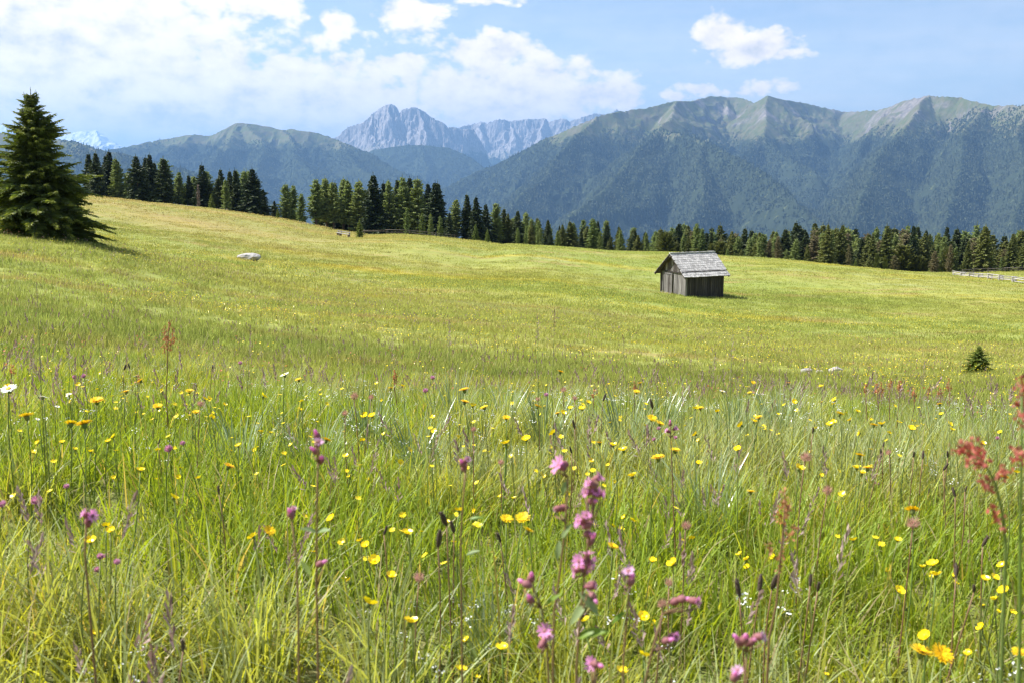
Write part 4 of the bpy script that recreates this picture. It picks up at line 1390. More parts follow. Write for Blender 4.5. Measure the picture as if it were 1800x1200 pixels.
    for i in range(nb):
        g = Geo()
        y0 = dy0 + 0.04 + i * (dy1 - dy0 - 0.08) / nb
        g.box((-0.118 - rng.random() * 0.012, y0 + 0.008, zb + 0.03 + rng.random() * 0.05), (-0.086, y0 + (dy1 - dy0 - 0.08) / nb - 0.008, dz1 - 0.04), jitter=0.003, rng=rng)
        add_obj('door_board', g.mesh('door_board', M['wood'] if i != 1 else M['wood_dark']), dr)
    for (y0, y1, z0, z1, nm) in ((dy0 - 0.10, dy0, zb - 0.1, dz1 + 0.10, 'door_post'), (dy1, dy1 + 0.10, zb - 0.1, dz1 + 0.10, 'door_post'), (dy0, dy1, dz1, dz1 + 0.10, 'lintel')):
        g = Geo()
        g.box((-0.15, y0, z0), (-0.062, y1, z1), jitter=0.004, rng=rng)
        add_obj(nm, g.mesh(nm, M['wood']), dr)
    g = Geo()
    g.tube([(-0.16, dy0 + 0.12, zb + 0.75), (-0.175, dy0 + 0.12, zb + 0.82), (-0.16, dy0 + 0.12, zb + 0.90)], 0.012, 5)
    add_obj('handle', g.mesh('door_handle', M['wood_dark']), dr)
    for k in range(5):                               # sill stones below the door
        g = Geo()
        y0 = dy0 - 0.2 + k * 0.33
        g.box((-0.36, y0, zb - 0.18), (-0.12, y0 + 0.27, zb + 0.03 + rng.random() * 0.05), jitter=0.025, rng=rng)
        add_obj('sill_stone', g.mesh('sill_stone', M['rock']), root)

    # roof: deck, rafters, ridge, shingles
    ov, og0, og1 = 0.42, 0.46, 0.42                  # overhang at the eaves, at the front gable, at the back gable
    n_pitch = math.atan(pit)
    slope_len = (W / 2 + ov) / math.cos(n_pitch)
    deck = Geo()
    rz = EH + rise
    for sgn in (-1, 1):
        yc = W / 2
        ye = yc + sgn * (W / 2 + ov)
        ze = rz - (W / 2 + ov) * pit
        V = [(-og0, yc, rz), (LN + og1, yc, rz), (LN + og1, ye, ze), (-og0, ye, ze)]
        V += [(x, y, z - 0.05) for (x, y, z) in V]
        deck.add(V, None, [(0, 1, 2, 3), (7, 6, 5, 4), (0, 4, 5, 1), (1, 5, 6, 2), (2, 6, 7, 3), (3, 7, 4, 0)])
    roof = add_obj('roof', deck.mesh('roof_deck', M['wood_dark']), root)
    for sgn in (-1, 1):
        for x in (-og0 + 0.05, 0.9 * s, 1.9 * s, LN + og1 - 0.11):
            g = Geo()
            y_, z_ = (W / 2 + ov - 0.04) * sgn, (W / 2 + ov - 0.04) * pit
            V = []
            for (xx) in (x, x + 0.07):
                V += [(xx, W / 2, rz - 0.055), (xx, W / 2 + y_, rz - z_ - 0.055), (xx, W / 2 + y_, rz - z_ - 0.15), (xx, W / 2, rz - 0.15)]
            g.add(V, None, [(0, 1, 2, 3), (7, 6, 5, 4), (0, 4, 5, 1), (1, 5, 6, 2), (2, 6, 7, 3), (3, 7, 4, 0)])
            add_obj('rafter', g.mesh('rafter', M['wood_dark']), roof)
    for y in (0.0, W, W / 2):
        g = Geo()
        zz = rz - 0.24 if y == W / 2 else EH + 0.0
        g.tube([(-og0 + 0.04, y, zz), (LN + og1 - 0.04, y, zz)], 0.07, 7)
        add_obj('purlin', g.mesh('purlin', M['wood_dark']), roof)

    rows, per = 11, 23
    roof_len = LN + og0 + og1
    smesh = []
    for k in range(6):                               # six shingle shapes, shared
        g = Geo()
        w, l, th = roof_len / per * rng.uniform(0.90, 0.99), slope_len / rows * 1.55, rng.uniform(0.016, 0.026)
        tap = rng.uniform(-0.012, 0.012)
        V = [(-w / 2, 0, 0), (w / 2, 0, 0), (w / 2 - abs(tap), l, 0.0), (-w / 2, l, 0.0)]
        V = [(x, y, z + (th if y < l / 2 else 0.006)) for x, y, z in V] + [(x, y, -0.004 if y < l / 2 else 0.0) for x, y, z in V]
        V[0] = (V[0][0], V[0][1] + rng.normal(0, 0.016), V[0][2])
        g.add(V, None, [(0, 1, 2, 3), (7, 6, 5, 4), (0, 4, 5, 1), (1, 5, 6, 2), (2, 6, 7, 3), (3, 7, 4, 0)])
        smesh.append(g.mesh('shingle', M['shingle']))
    back = Geo()
    for sgn in (-1, 1):
        up = np.array([0, -sgn * math.cos(n_pitch), math.sin(n_pitch)])
        nrm = np.array([0, sgn * math.sin(n_pitch), math.cos(n_pitch)])
        e0 = np.array([0, W / 2 + sgn * (W / 2 + ov), rz - (W / 2 + ov) * pit])
        for r_ in range(rows):
            x = -og0 + (0.5 if r_ % 2 else 0.0) * roof_len / per * 0.9
            while x < LN + og1 - 0.06:
                w = roof_len / per * rng.uniform(0.82, 1.2)
                cxx = min(x + w / 2, LN + og1 - w / 2 + 0.03)
                pos = e0 + up * (r_ * slope_len / rows - 0.035 + rng.normal(0, 0.014)) + nrm * (0.012 + rng.random() * 0.008) + np.array([cxx, 0, 0])
                tilt = 0.034 + rng.normal(0, 0.015)
                yaw = rng.normal(0, 0.025)
                xa = np.array([1.0, 0, 0])
                Rm = np.stack([xa * (1 if sgn < 0 else -1), up, nrm], 1)
                rot = Matrix([list(r) for r in Rm]) @ Matrix.Rotation(yaw, 3, 'Z') @ Matrix.Rotation(-tilt * 0.5, 3, 'X')
                me_ = smesh[int(rng.integers(0, 6))]
                if sgn < 0:
                    add_obj('shingle', me_, roof, pos, rot.to_euler(), (float(w / (roof_len / per)), 1.0, 1.0))
                else:
                    co = np.empty(len(me_.vertices) * 3)
                    me_.vertices.foreach_get('co', co)
                    back.add(co.reshape(-1, 3) @ np.array(rot).T + pos, None, [(0, 1, 2, 3), (7, 6, 5, 4), (0, 4, 5, 1), (1, 5, 6, 2), (2, 6, 7, 3), (3, 7, 4, 0)])
                x += w
    bo = add_obj('shingle_field', back.mesh('shingle_field', M['shingle']), roof)
    bo['kind'] = 'stuff'
    for k in range(12):                              # ridge boards
        g = Geo()
        x0 = -og0 + k * roof_len / 12
        g.box((x0 + 0.004, W / 2 - 0.11, rz - 0.02), (x0 + roof_len / 12 - 0.004, W / 2 + 0.02, rz + 0.055 + rng.random() * 0.02), jitter=0.008, rng=rng)
        add_obj('ridge_shingle', g.mesh('ridge_shingle', M['shingle']), roof)


build_hut()


# ------------------------------------------------------------------ fences and bench
def fence(pts, label, post_h=0.9, rails=(0.35, 0.65, 0.9), step=3.0, zig=0.0, group=None, seed=1, mat='fence', rad=0.05):
    """pts: ground points; posts and rails along them"""
    rng = np.random.default_rng(seed)
    pts = np.asarray(pts, float)
    seg = np.linalg.norm(np.diff(pts[:, :2], axis=0), axis=1)
    cum = np.concatenate([[0], np.cumsum(seg)])
    n = max(2, int(cum[-1] / step))
    s = np.linspace(0, cum[-1], n + 1)
    X, Y = np.interp(s, cum, pts[:, 0]), np.interp(s, cum, pts[:, 1])
    tx, ty = np.gradient(X), np.gradient(Y)
    ln = np.hypot(tx, ty)
    z_ = zig * np.where(np.arange(n + 1) % 2, 1, -1)
    X, Y = X - ty / ln * z_, Y + tx / ln * z_
    Z = H(X, Y)
    e = add_obj('fence', None, loc=(X[0], Y[0], Z[0]))
    o0 = np.array([X[0], Y[0], Z[0]])
    tag(e, label, 'fence', group)
    Q = np.stack([X, Y, Z], 1) - o0
    for i in range(n + 1):
        g = Geo()
        lean = rng.normal(0, 0.05, 2)
        g.tube([Q[i] + [0, 0, -0.2], Q[i] + [lean[0] * post_h, lean[1] * post_h, post_h * rng.uniform(0.9, 1.1)]], [rad * 1.1, rad], 6)
        add_obj('post', g.mesh('fence_post', M[mat]), e)
    for i in range(n):
        d = (Q[i + 1] - Q[i]) / np.linalg.norm(Q[i + 1] - Q[i])
        for r in rails:
            g = Geo()
            a = Q[i] - d * 0.3 + [0, 0, r * post_h + rng.normal(0, 0.05)]
            b = Q[i + 1] + d * 0.3 + [0, 0, r * post_h + rng.normal(0, 0.05)]
            g.tube([a, (a + b) / 2 + rng.normal(0, 0.02, 3), b], [rad * 0.8, rad * 0.9, rad * 0.7], 6)
            add_obj('rail', g.mesh('fence_rail', M[mat], True), e)


def gp(u, v, Y):
    p = P(u, v, Y)
    return (p[0], Y, Hs(p[0], Y))


fence([gp(1682, 483, 158), gp(1720, 488, 142), gp(1760, 494, 128), gp(1800, 499, 118), gp(1850, 506, 108)], 'pale zigzag split-rail fence running to the right picture edge',
      0.72, (0.35, 0.65, 0.95), 3.2, 0.55, seed=3, rad=0.07)
fence([gp(1690, 481, 160), gp(1740, 480, 166), gp(1800, 480, 168), gp(1850, 481, 168)], 'dark rail fence along the foot of the right forest', 0.8, (0.5, 0.9), 4.0, 0.2, seed=4, mat='bench', rad=0.06)
fence([gp(150, 352, 163), gp(190, 357, 162), gp(260, 364, 161), gp(330, 374, 160), gp(400, 383, 160)], 'thin grey rail fence along the left forest edge', 0.9, (0.5, 0.9), 3.5, 0.0, seed=5, rad=0.045)
fence([gp(640, 407, 160), gp(700, 411, 160), gp(750, 413, 160), gp(800, 418, 161)], 'low dark rail fence in front of the light bushy larches', 0.8, (0.5, 0.9), 3.5, 0.0, seed=6, mat='bench', rad=0.05)


def bench():
    """long low rail bench: a plank on short posts with a back rail"""
    p0, p1 = hit(593, 415, 60.0, 200.0), hit(620, 417, 60.0, 200.0)
    p1[1] = p0[1] - 1.0
    p1[2] = Hs(p1[0], p1[1])
    d = p1 - p0
    ln = np.linalg.norm(d)
    d /= ln
    side = np.array([-d[1], d[0], 0])
    e = add_obj('bench', None, loc=p0)
    tag(e, 'low wooden rail bench standing in the meadow beside the lone young tree', 'bench')
    Mx = np.eye(4)
    Mx[:3, 0], Mx[:3, 1], Mx[:3, 2] = d, side, (0, 0, 1)
    for nm, lo, hi in (('seat', (-0.1, -0.2, 0.40), (ln + 0.1, 0.2, 0.47)), ('back_rail', (-0.1, 0.16, 0.62), (ln + 0.1, 0.22, 0.74))):
        g = Geo()
        g.box(lo, hi, Mx)
        add_obj(nm, g.mesh(nm, M['fence']), e)
    for x in (0.08, 0.5, ln - 0.08):
        g = Geo()
        g.box((x - 0.07, -0.16, -0.2), (x + 0.07, 0.16, 0.395), Mx)
        add_obj('leg', g.mesh('bench_leg', M['bench']), e)
    for x in (0.08, 0.5, ln - 0.08):
        g = Geo()
        g.box((x - 0.06, 0.225, -0.2), (x + 0.06, 0.31, 0.82), Mx)
        add_obj('back_post', g.mesh('back_post', M['bench']), e)


bench()

# ------------------------------------------------------------------ grass: clumps scattered over the ground
def blade_geo(g, base, length, width, az_, lean, curve, segs=4, m=0, fold=0.0):
    """one arching blade of grass"""
    t = np.linspace(0, 1, segs + 1)
    ang = lean + curve * t                     # angle from vertical grows to the tip
    dl = length / segs
    x = np.concatenate([[0], np.cumsum(np.sin(ang[:-1]) * dl)])
    z = np.concatenate([[0], np.cumsum(np.cos(ang[:-1]) * dl)])
    dh = np.array([math.cos(az_), math.sin(az_), 0])
    sd_ = np.array([-math.sin(az_), math.cos(az_), 0])
    c = base + x[:, None] * dh + z[:, None] * np.array([0, 0, 1.0])
    w = width * np.minimum(1, 0.55 + t * 1.4) * (1 - t ** 2.2)
    Lf = c - sd_ * (w / 2)[:, None]
    Rt = c + sd_ * (w / 2)[:, None]
    V = np.concatenate([np.stack([Lf[:-1], Rt[:-1]], 1).reshape(-1, 3), c[-1:]])
    q = [(2 * i, 2 * i + 1, 2 * i + 3, 2 * i + 2) for i in range(segs - 1)]
    n = len(V)
    g.add(V, [(n - 3, n - 2, n - 1)], q, m)
    return c


def clump(seed, n, radius, hgt, width, lean=0.25, curve=0.9, segs=4, heads=0, leafy=0, straw=0.06):
    rng = np.random.default_rng(seed)
    g = Geo()
    for i in range(n):
        a = rng.uniform(0, 6.283)
        r = radius * math.sqrt(rng.random())
        b = np.array([r * math.cos(a), r * math.sin(a), -0.02])
        blade_geo(g, b, hgt * rng.uniform(0.55, 1.15), width * rng.uniform(0.6, 1.35), rng.uniform(0, 6.283), abs(rng.normal(0, lean)), rng.uniform(0.1, 1) * curve, segs,
                  1 if rng.random() < straw else 0)
    for i in range(leafy):
        a = rng.uniform(0, 6.283)
        r = radius * math.sqrt(rng.random())
        b = np.array([r * math.cos(a), r * math.sin(a), 0.0])
        blade_geo(g, b, hgt * rng.uniform(0.25, 0.5), width * rng.uniform(4, 7), rng.uniform(0, 6.283), rng.uniform(0.2, 0.9), rng.uniform(0.3, 1.0), segs, 2)
    for i in range(heads):
        a = rng.uniform(0, 6.283)
        r = radius * math.sqrt(rng.random())
        b = np.array([r * math.cos(a), r * math.sin(a), 0.0])
        az_ = rng.uniform(0, 6.283)
        c = blade_geo(g, b, hgt * rng.uniform(1.15, 1.5), width * 0.45, az_, abs(rng.normal(0, 0.12)), rng.uniform(0.1, 0.55), 5, 1)
        tip, dv = c[-1], (c[-1] - c[-3])
        dv /= np.linalg.norm(dv)
        ll = hgt * rng.uniform(0.18, 0.32)
        for k in range(16):
            f = k / 16.0
            p0 = tip - dv * ll * (1 - f)
            o = rng.normal(0, 1, 3)
            o -= dv * o.dot(dv)
            o /= np.linalg.norm(o)
            e_ = p0 + o * ll * 0.22 * (1 - f * 0.8) * rng.uniform(0.4, 1.0) + dv * ll * 0.16
            s_ = np.cross(dv, o) * width * 0.85
            g.add([p0, e_ - s_, e_ + dv * ll * 0.09, e_ + s_], None, [(0, 1, 2, 3)], 3)
    return g


def flower_disc(g, c, nrm, rad, n=16, m=0, cup=0.15, rng=None, inner=True, notch=False):
    """a composite flower head of strap-shaped rays, or a few broad petals"""
    nrm = np.asarray(nrm, float)
    nrm /= np.linalg.norm(nrm)
    a = np.cross(nrm, (0.3, 0.9, 0.1))
    a /= np.linalg.norm(a)
    b = np.cross(nrm, a)
    rings = ((1.0, 0.0, n), (0.62, 0.12, max(4, n * 2 // 3))) if inner else ((1.0, 0.0, n),)
    for (rs, lift, k) in rings:
        for i in range(k):
            th = 6.283 * (i + (rng.random() * 0.5 if rng is not None else 0)) / k
            d = math.cos(th) * a + math.sin(th) * b
            s = -math.sin(th) * a + math.cos(th) * b
            rr = rad * rs * (rng.uniform(0.85, 1.1) if rng is not None else 1)
            w = rad * rs * 3.1 / k * 1.05
            z0, z1 = lift * rad, (lift + cup) * rad
            g.add([c + nrm * z0 * 0.5 - s * w * 0.25, c + nrm * z0 * 0.5 + s * w * 0.25,
                   c + d * rr * 0.6 + nrm * (z0 + z1) * 0.55 + s * w * 0.6, c + d * rr + nrm * z1 + s * w * 0.38, c + d * rr + nrm * z1 - s * w * 0.38, c + d * rr * 0.6 + nrm * (z0 + z1) * 0.55 - s * w * 0.6],
                  None, [(0, 1, 2, 5), (5, 2, 3, 4)], m)


def scatter(name, pts, yaw, scl, idx, sources, label, tilt=None, cat=None):
    """one object of stuff: copies of the source clumps on the given points (geometry nodes)"""
    coll = bpy.data.collections.new(name + '_sources')
    for i, me in enumerate(sources):
        o = bpy.data.objects.new('%s_source_%02d' % (name, i), me)
        coll.objects.link(o)
    me = bpy.data.meshes.new(name)
    n = len(pts)
    me.vertices.add(n)
    me.vertices.foreach_set('co', np.asarray(pts, np.float32).ravel())
    rot = np.zeros((n, 3), np.float32)
    if tilt is not None:
        rot[:, :2] = tilt
    rot[:, 2] = yaw
    at = me.attributes.new('rot', 'FLOAT_VECTOR', 'POINT')
    at.data.foreach_set('vector', rot.ravel())
    sc = np.asarray(scl, np.float32)
    if sc.ndim == 1:
        sc = np.repeat(sc[:, None], 3, 1)
    at = me.attributes.new('scl', 'FLOAT_VECTOR', 'POINT')
    at.data.foreach_set('vector', sc.ravel())
    at = me.attributes.new('idx', 'INT', 'POINT')
    at.data.foreach_set('value', np.asarray(idx, np.int32))
    me.update()
    o = add_obj(name, me)
    tag(o, label, cat or 'grass', kind='stuff')
    nt = bpy.data.node_groups.new(name + '_scatter', 'GeometryNodeTree')
    nt.interface.new_socket('Geometry', in_out='INPUT', socket_type='NodeSocketGeometry')
    nt.interface.new_socket('Geometry', in_out='OUTPUT', socket_type='NodeSocketGeometry')
    gi, go = nt.nodes.new('NodeGroupInput'), nt.nodes.new('NodeGroupOutput')
    ci = nt.nodes.new('GeometryNodeCollectionInfo')
    ci.inputs['Collection'].default_value = coll
    ci.inputs['Separate Children'].default_value = True
    ci.inputs['Reset Children'].default_value = True
    ip = nt.nodes.new('GeometryNodeInstanceOnPoints')
    ip.inputs['Pick Instance'].default_value = True

    def attr(nm, dt):
        a = nt.nodes.new('GeometryNodeInputNamedAttribute')
        a.data_type = dt
        a.inputs['Name'].default_value = nm
        return a.outputs[0]
    nt.links.new(gi.outputs[0], ip.inputs['Points'])
    nt.links.new(ci.outputs[0], ip.inputs['Instance'])
    nt.links.new(attr('idx', 'INT'), ip.inputs['Instance Index'])
    e2r = nt.nodes.new('FunctionNodeEulerToRotation')
    nt.links.new(attr('rot', 'FLOAT_VECTOR'), e2r.inputs[0])
    nt.links.new(e2r.outputs[0], ip.inputs['Rotation'])
    nt.links.new(attr('scl', 'FLOAT_VECTOR'), ip.inputs['Scale'])
    nt.links.new(ip.outputs[0], go.inputs[0])
    md = o.modifiers.new('scatter', 'NODES')
    md.node_group = nt
    return o


def wedge_points(rng, y0, y1, n, side=0.66, pad=0.7):
    """random ground points in front of the eye, uniform over the ground between two distances"""
    y = np.sqrt(rng.uniform(0, 1, n) * (y1 ** 2 - y0 ** 2) + y0 ** 2) if y0 > 0 else y1 * np.sqrt(rng.uniform(0, 1, n))
    x = rng.uniform(-1, 1, n) * (side * y + pad)
    return np.stack([x, y, H(x, y)], -1)


grng = np.random.default_rng(99)
GM = [M['grass'], M['straw'], M['leaf'], M['panicle']]


def field(name, y0, y1, per_m2, hgt, width, segs, label, seed, leaf_share=0.07, side=0.66, pad=0.8):
    """every blade of the near grass as real geometry, grown in clumps of one kind, joined as one mass"""
    rng = np.random.default_rng(seed)
    area = side * (y1 ** 2 - y0 ** 2) + 2 * pad * (y1 - y0)
    nc = int(area * per_m2 / 34)
    c = wedge_points(rng, y0, y1, nc, side, pad)
    kind = vnoise(c[:, 0] / 0.8, c[:, 1] / 0.8, 5) + rng.normal(0, 0.15, nc)
    sp_ = np.where(kind < 0.50, 0, np.where(kind < 0.76, 1, 2))          # fresh, yellow-green, blue-green
    lush = vnoise(c[:, 0] / 0.6, c[:, 1] / 0.6, 8)
    n_in = rng.integers(22, 46, nc)
    ci = np.repeat(np.arange(nc), n_in)
    n = len(ci)
    sp_b = sp_[ci]
    off = rng.normal(0, 0.055, (n, 2)) * np.where(sp_b == 2, 0.6, 1.0)[:, None]
    x, y = c[ci, 0] + off[:, 0], c[ci, 1] + off[:, 1]
    z = H(x, y) - 0.015
    ln = hgt * (0.50 + 0.80 * lush[ci]) * rng.uniform(0.5, 1.15, n) * np.where(sp_b == 2, 1.30, 1.0)
    wd = width * rng.uniform(0.6, 1.4, n)
    az_ = np.where(rng.random(n) < 0.5, np.arctan2(off[:, 1], off[:, 0]) + rng.normal(0, 0.6, n), rng.uniform(0, 6.283, n))
    lean = np.abs(rng.normal(0.10, 0.34, n))
    curve = rng.uniform(0.0, 1.6, n)
    broad = (rng.random(n) < leaf_share) & (sp_b != 2)
    wd = np.where(broad, wd * rng.uniform(2.2, 4.2, n), wd)
    ln = np.where(broad, ln * rng.uniform(0.25, 0.7, n), ln)
    lean = np.where(broad, lean + 0.35, lean)
    straw = (rng.random(n) < 0.07) & ~broad
    pal = np.array([[0.245, 0.335, 0.045], [0.345, 0.385, 0.080], [0.335, 0.390, 0.180]])
    col = pal[sp_b] * (rng.uniform(0.80, 1.20, nc)[ci] * rng.uniform(0.78, 1.24, n))[:, None]
    col = np.where(straw[:, None], np.array([0.42, 0.36, 0.20]) * rng.uniform(0.7, 1.2, n)[:, None], col)
    col = np.where(broad[:, None], np.array([0.24, 0.33, 0.042]) * rng.uniform(0.75, 1.2, n)[:, None], col)
    t = np.linspace(0, 1, segs + 1)
    ang = lean[:, None] + curve[:, None] * t[None, :-1]
    dl = (ln / segs)[:, None]
    hx = np.concatenate([np.zeros((n, 1)), np.cumsum(np.sin(ang) * dl, 1)], 1)
    hz = np.concatenate([np.zeros((n, 1)), np.cumsum(np.cos(ang) * dl, 1)], 1)
    C = np.stack([x[:, None] + hx * np.cos(az_)[:, None], y[:, None] + hx * np.sin(az_)[:, None], z[:, None] + hz], -1)
    w = wd[:, None] * (np.minimum(1, 0.55 + t * 1.4) * (1 - t ** 2.2))[None]
    tw = az_ + rng.normal(0, 0.5, n)
    sd_ = np.stack([-np.sin(tw), np.cos(tw), np.zeros(n)], -1)[:, None]
    Lf, Rt = C - sd_ * w[..., None] / 2, C + sd_ * w[..., None] / 2
    V = np.concatenate([np.stack([Lf[:, :-1], Rt[:, :-1]], 2).reshape(n, 2 * segs, 3), C[:, -1:]], 1)
    k = 2 * segs + 1
    b0 = (np.arange(n) * k)[:, None]
    quads = np.concatenate([b0 + np.array([[2 * i, 2 * i + 1, 2 * i + 3, 2 * i + 2]]) for i in range(segs - 1)], 0)
    tris = b0 + np.array([[k - 3, k - 2, k - 1]])
    me = new_mesh(name, V.reshape(-1, 3), [tris, quads], M['field'], False)
    at = me.attributes.new('tint', 'FLOAT_COLOR', 'POINT')
    cc = np.ones((n, k, 4), np.float32)
    cc[..., :3] = col[:, None]
    at.data.foreach_set('color', cc.ravel())
    o = add_obj(name, me)
    tag(o, label, 'grass', kind='stuff')
    print(name, n, 'blades')


def scatter_grass():
    field('grass', 0.45, 4.6, 4200, 0.225, 0.0048, 4, 'dense fresh meadow grass filling the foreground', 401)
    field('crest_grass', 4.3, 11.5, 1300, 0.215, 0.0058, 3, 'fresh meadow grass on the crest beyond the foreground', 402, 0.01)
    heads = [clump(510 + i, 0, 0.10, 0.26, 0.0030, 0.22, 0.9, 4, 3, 0).mesh('seed_heads', GM) for i in range(4)]
    p = np.concatenate([wedge_points(grng, 0.9, 4.5, 300), wedge_points(grng, 4.5, 12.0, 380)])
    p = p[vnoise(p[:, 0] / 1.2, p[:, 1] / 1.2, 71) > 0.45]
    n = len(p)
    scatter('grass_seed_heads', p, grng.uniform(0, 6.28, n), grng.uniform(0.75, 1.15, n), grng.integers(0, 4, n), heads, 'brownish seed heads swaying over the foreground grass')
    mid = [clump(540 + i, 42, 0.24, 0.17, 0.0085, 0.50, 1.0, 3, 1 if i > 4 else 0, 2, 0.05).mesh('mid_tuft', [M['tuft'], M['straw'], M['tuft'], M['panicle']]) for i in range(6)]
    mid += [clump(560 + i, 36, 0.20, 0.20, 0.0075, 0.45, 1.0, 3, 0, 0, 0.05).mesh('mid_tuft', [M['sedge'], M['straw'], M['tuft'], M['panicle']]) for i in range(2)]
    p = np.concatenate([wedge_points(grng, 9.5, 18.0, 6500, 0.70), wedge_points(grng, 18, 45, 12000, 0.70)])
    n = len(p)
    idx = np.where(vnoise(p[:, 0] / 5, p[:, 1] / 5, 15) + grng.normal(0, 0.16, n) > 9.0, grng.integers(6, 8, n), grng.integers(0, 6, n))
    s = 0.75 + 0.5 * vnoise(p[:, 0] / 3, p[:, 1] / 3, 18)
    scatter('meadow_grass', p, grng.uniform(0, 6.28, n), np.stack([s * np.clip(p[:, 1] / 22, 0.9, 1.6), s * np.clip(p[:, 1] / 22, 0.9, 1.6), s], 1), idx, mid, 'flowering grass on the slope below the crest')
    far = [clump(580 + i, 60, 0.75, 0.17, 0.026, 0.7, 0.9, 2, 0, 0, 0.0).mesh('far_tuft', [M['tuft']]) for i in range(5)]
    p = np.concatenate([wedge_points(grng, 42, 90, 11000, 0.72), wedge_points(grng, 90, 200, 16000, 0.72)])
    n = len(p)
    s = 0.8 + 0.5 * vnoise(p[:, 0] / 8, p[:, 1] / 8, 21)
    scatter('far_meadow_grass', p, grng.uniform(0, 6.28, n), np.stack([s * np.clip(p[:, 1] / 70, 1, 2), s * np.clip(p[:, 1] / 70, 1, 2), s * 0.9], 1), grng.integers(0, 5, n), far, 'short grass cover of the far meadow')


scatter_grass()


# ------------------------------------------------------------------ flowers: shared meshes
frng = np.random.default_rng(303)


def stem_mesh(seed, bend, mat, r0=0.0016, r1=0.0012, hgt=1.0):
    rng = np.random.default_rng(seed)
    t = np.linspace(0, 1, 6)
    a = rng.uniform(0, 6.28)
    x = bend * (t ** 2 - t * 0.75)
    x -= x[-1] * t
    g = Geo()
    g.tube(np.stack([x * math.cos(a), x * math.sin(a), t * hgt], 1), np.linspace(r0, r1, 6), 5)
    return g.mesh('flower_stem', mat, True)


STEMS = [stem_mesh(i, 0.10 * (i - 2), M['stem'], 0.0042, 0.0030, 1.0) for i in range(5)]     # unit height, thinned by the scale
RSTEMS = [stem_mesh(10 + i, 0.08 * (i - 1), M['red_stem'], 0.0042, 0.0030, 1.0) for i in range(3)]


def hawkbit_head(seed, mat):
    rng = np.random.default_rng(seed)
    g = Geo()
    flower_disc(g, np.zeros(3), (0, 0, 1), 1.0, 22, 0, 0.20, rng)
    flower_disc(g, np.array([0, 0, 0.14]), (0, 0, 1), 0.82, 18, 0, 0.26, rng, False)
    flower_disc(g, np.array([0, 0, 0.10]), (0, 0, 1), 0.40, 10, 0, 0.5, rng, False)
    return g.mesh('hawkbit_head', mat)


def cup_mesh(mat):
    g = Geo()
    g.tube([(0, 0, -0.62), (0, 0, -0.45), (0, 0, -0.2), (0, 0, 0.02)], [0.10, 0.26, 0.34, 0.36], 9)
    return g.mesh('flower_cup', mat, True)


def buttercup_head(seed, mat):
    rng = np.random.default_rng(seed)
    g = Geo()
    for i in range(5):
        th = 6.283 * i / 5 + rng.normal(0, 0.08)
        d, s = np.array([math.cos(th), math.sin(th), 0]), np.array([-math.sin(th), math.cos(th), 0])
        rows = []
        for (r, z, w) in ((0.06, 0, 0.10), (0.45, 0.10, 0.42), (0.85, 0.36, 0.60), (1.05, 0.66, 0.34)):
            rows.append([d * r + s * w + [0, 0, z + w * 0.14], d * r + [0, 0, z], d * r - s * w + [0, 0, z + w * 0.14]])
        V = np.array(rows).reshape(-1, 3)
        q = [(a * 3 + b, a * 3 + b + 1, a * 3 + b + 4, a * 3 + b + 3) for a in range(3) for b in range(2)]
        g.add(V, None, q)
    g.tube([(0, 0, 0.02), (0, 0, 0.30), (0, 0, 0.42)], [0.20, 0.30, 0.12], 7)
    return g.mesh('buttercup_head', mat, True)


HAWK = [hawkbit_head(i, M['yellow'] if i % 2 else M['orange']) for i in range(5)]
BUTT = [buttercup_head(i, M['buttercup']) for i in range(3)]
CUP = cup_mesh(M['stem'])
YC = 'yellow flowers in the foreground grass'


def head_point(u, v, w, hgt, size_lo, size_hi):
    """3-D place of a flower head seen at a pixel: on the sight line, standing hgt above the ground"""
    d = ray(u, v)
    d = d / d[1]
    p = hit(u, v, 0.55, 30.0, hgt)
    Y = p[1]
    size = w / F * Y
    if size > size_hi:
        Y = size_hi * F / w
    elif size < size_lo:
        Y = min(Y * 1.25, size_lo * F / w)
    size = w / F * Y
    q = d * Y
    return q, size


def flower(name, q, size, heads, stems, label, cat, group, tilt=0.25, cup=True, lean_to=None):
    """stem from the ground to the head at q"""
    bx, by = q[0] + frng.normal(0, 0.02), q[1] + frng.normal(0, 0.02)
    bz = Hs(bx, by)
    top = np.array(q, float)
    vec = Vector((top[0] - bx, top[1] - by, top[2] - bz))
    e = add_obj(name, None, loc=(bx, by, bz))
    e.empty_display_size = 0.05
    ln = vec.length
    st = add_obj('stem', stems[int(frng.integers(0, len(stems)))], e, rot=vec.to_track_quat('Z', 'Y').to_euler(), scale=(0.42, 0.42, ln))
    hd = add_obj('flower_head', heads[int(frng.integers(0, len(heads)))], e, loc=tuple(vec), rot=(float(frng.normal(0.32, tilt)), float(frng.normal(0, tilt)), float(frng.uniform(0, 6.28))), scale=size / 2)
    if cup:
        add_obj('calyx', CUP, e, loc=tuple(vec), rot=hd.rotation_euler, scale=size / 2)
    tag(e, label, cat, group)
    return e


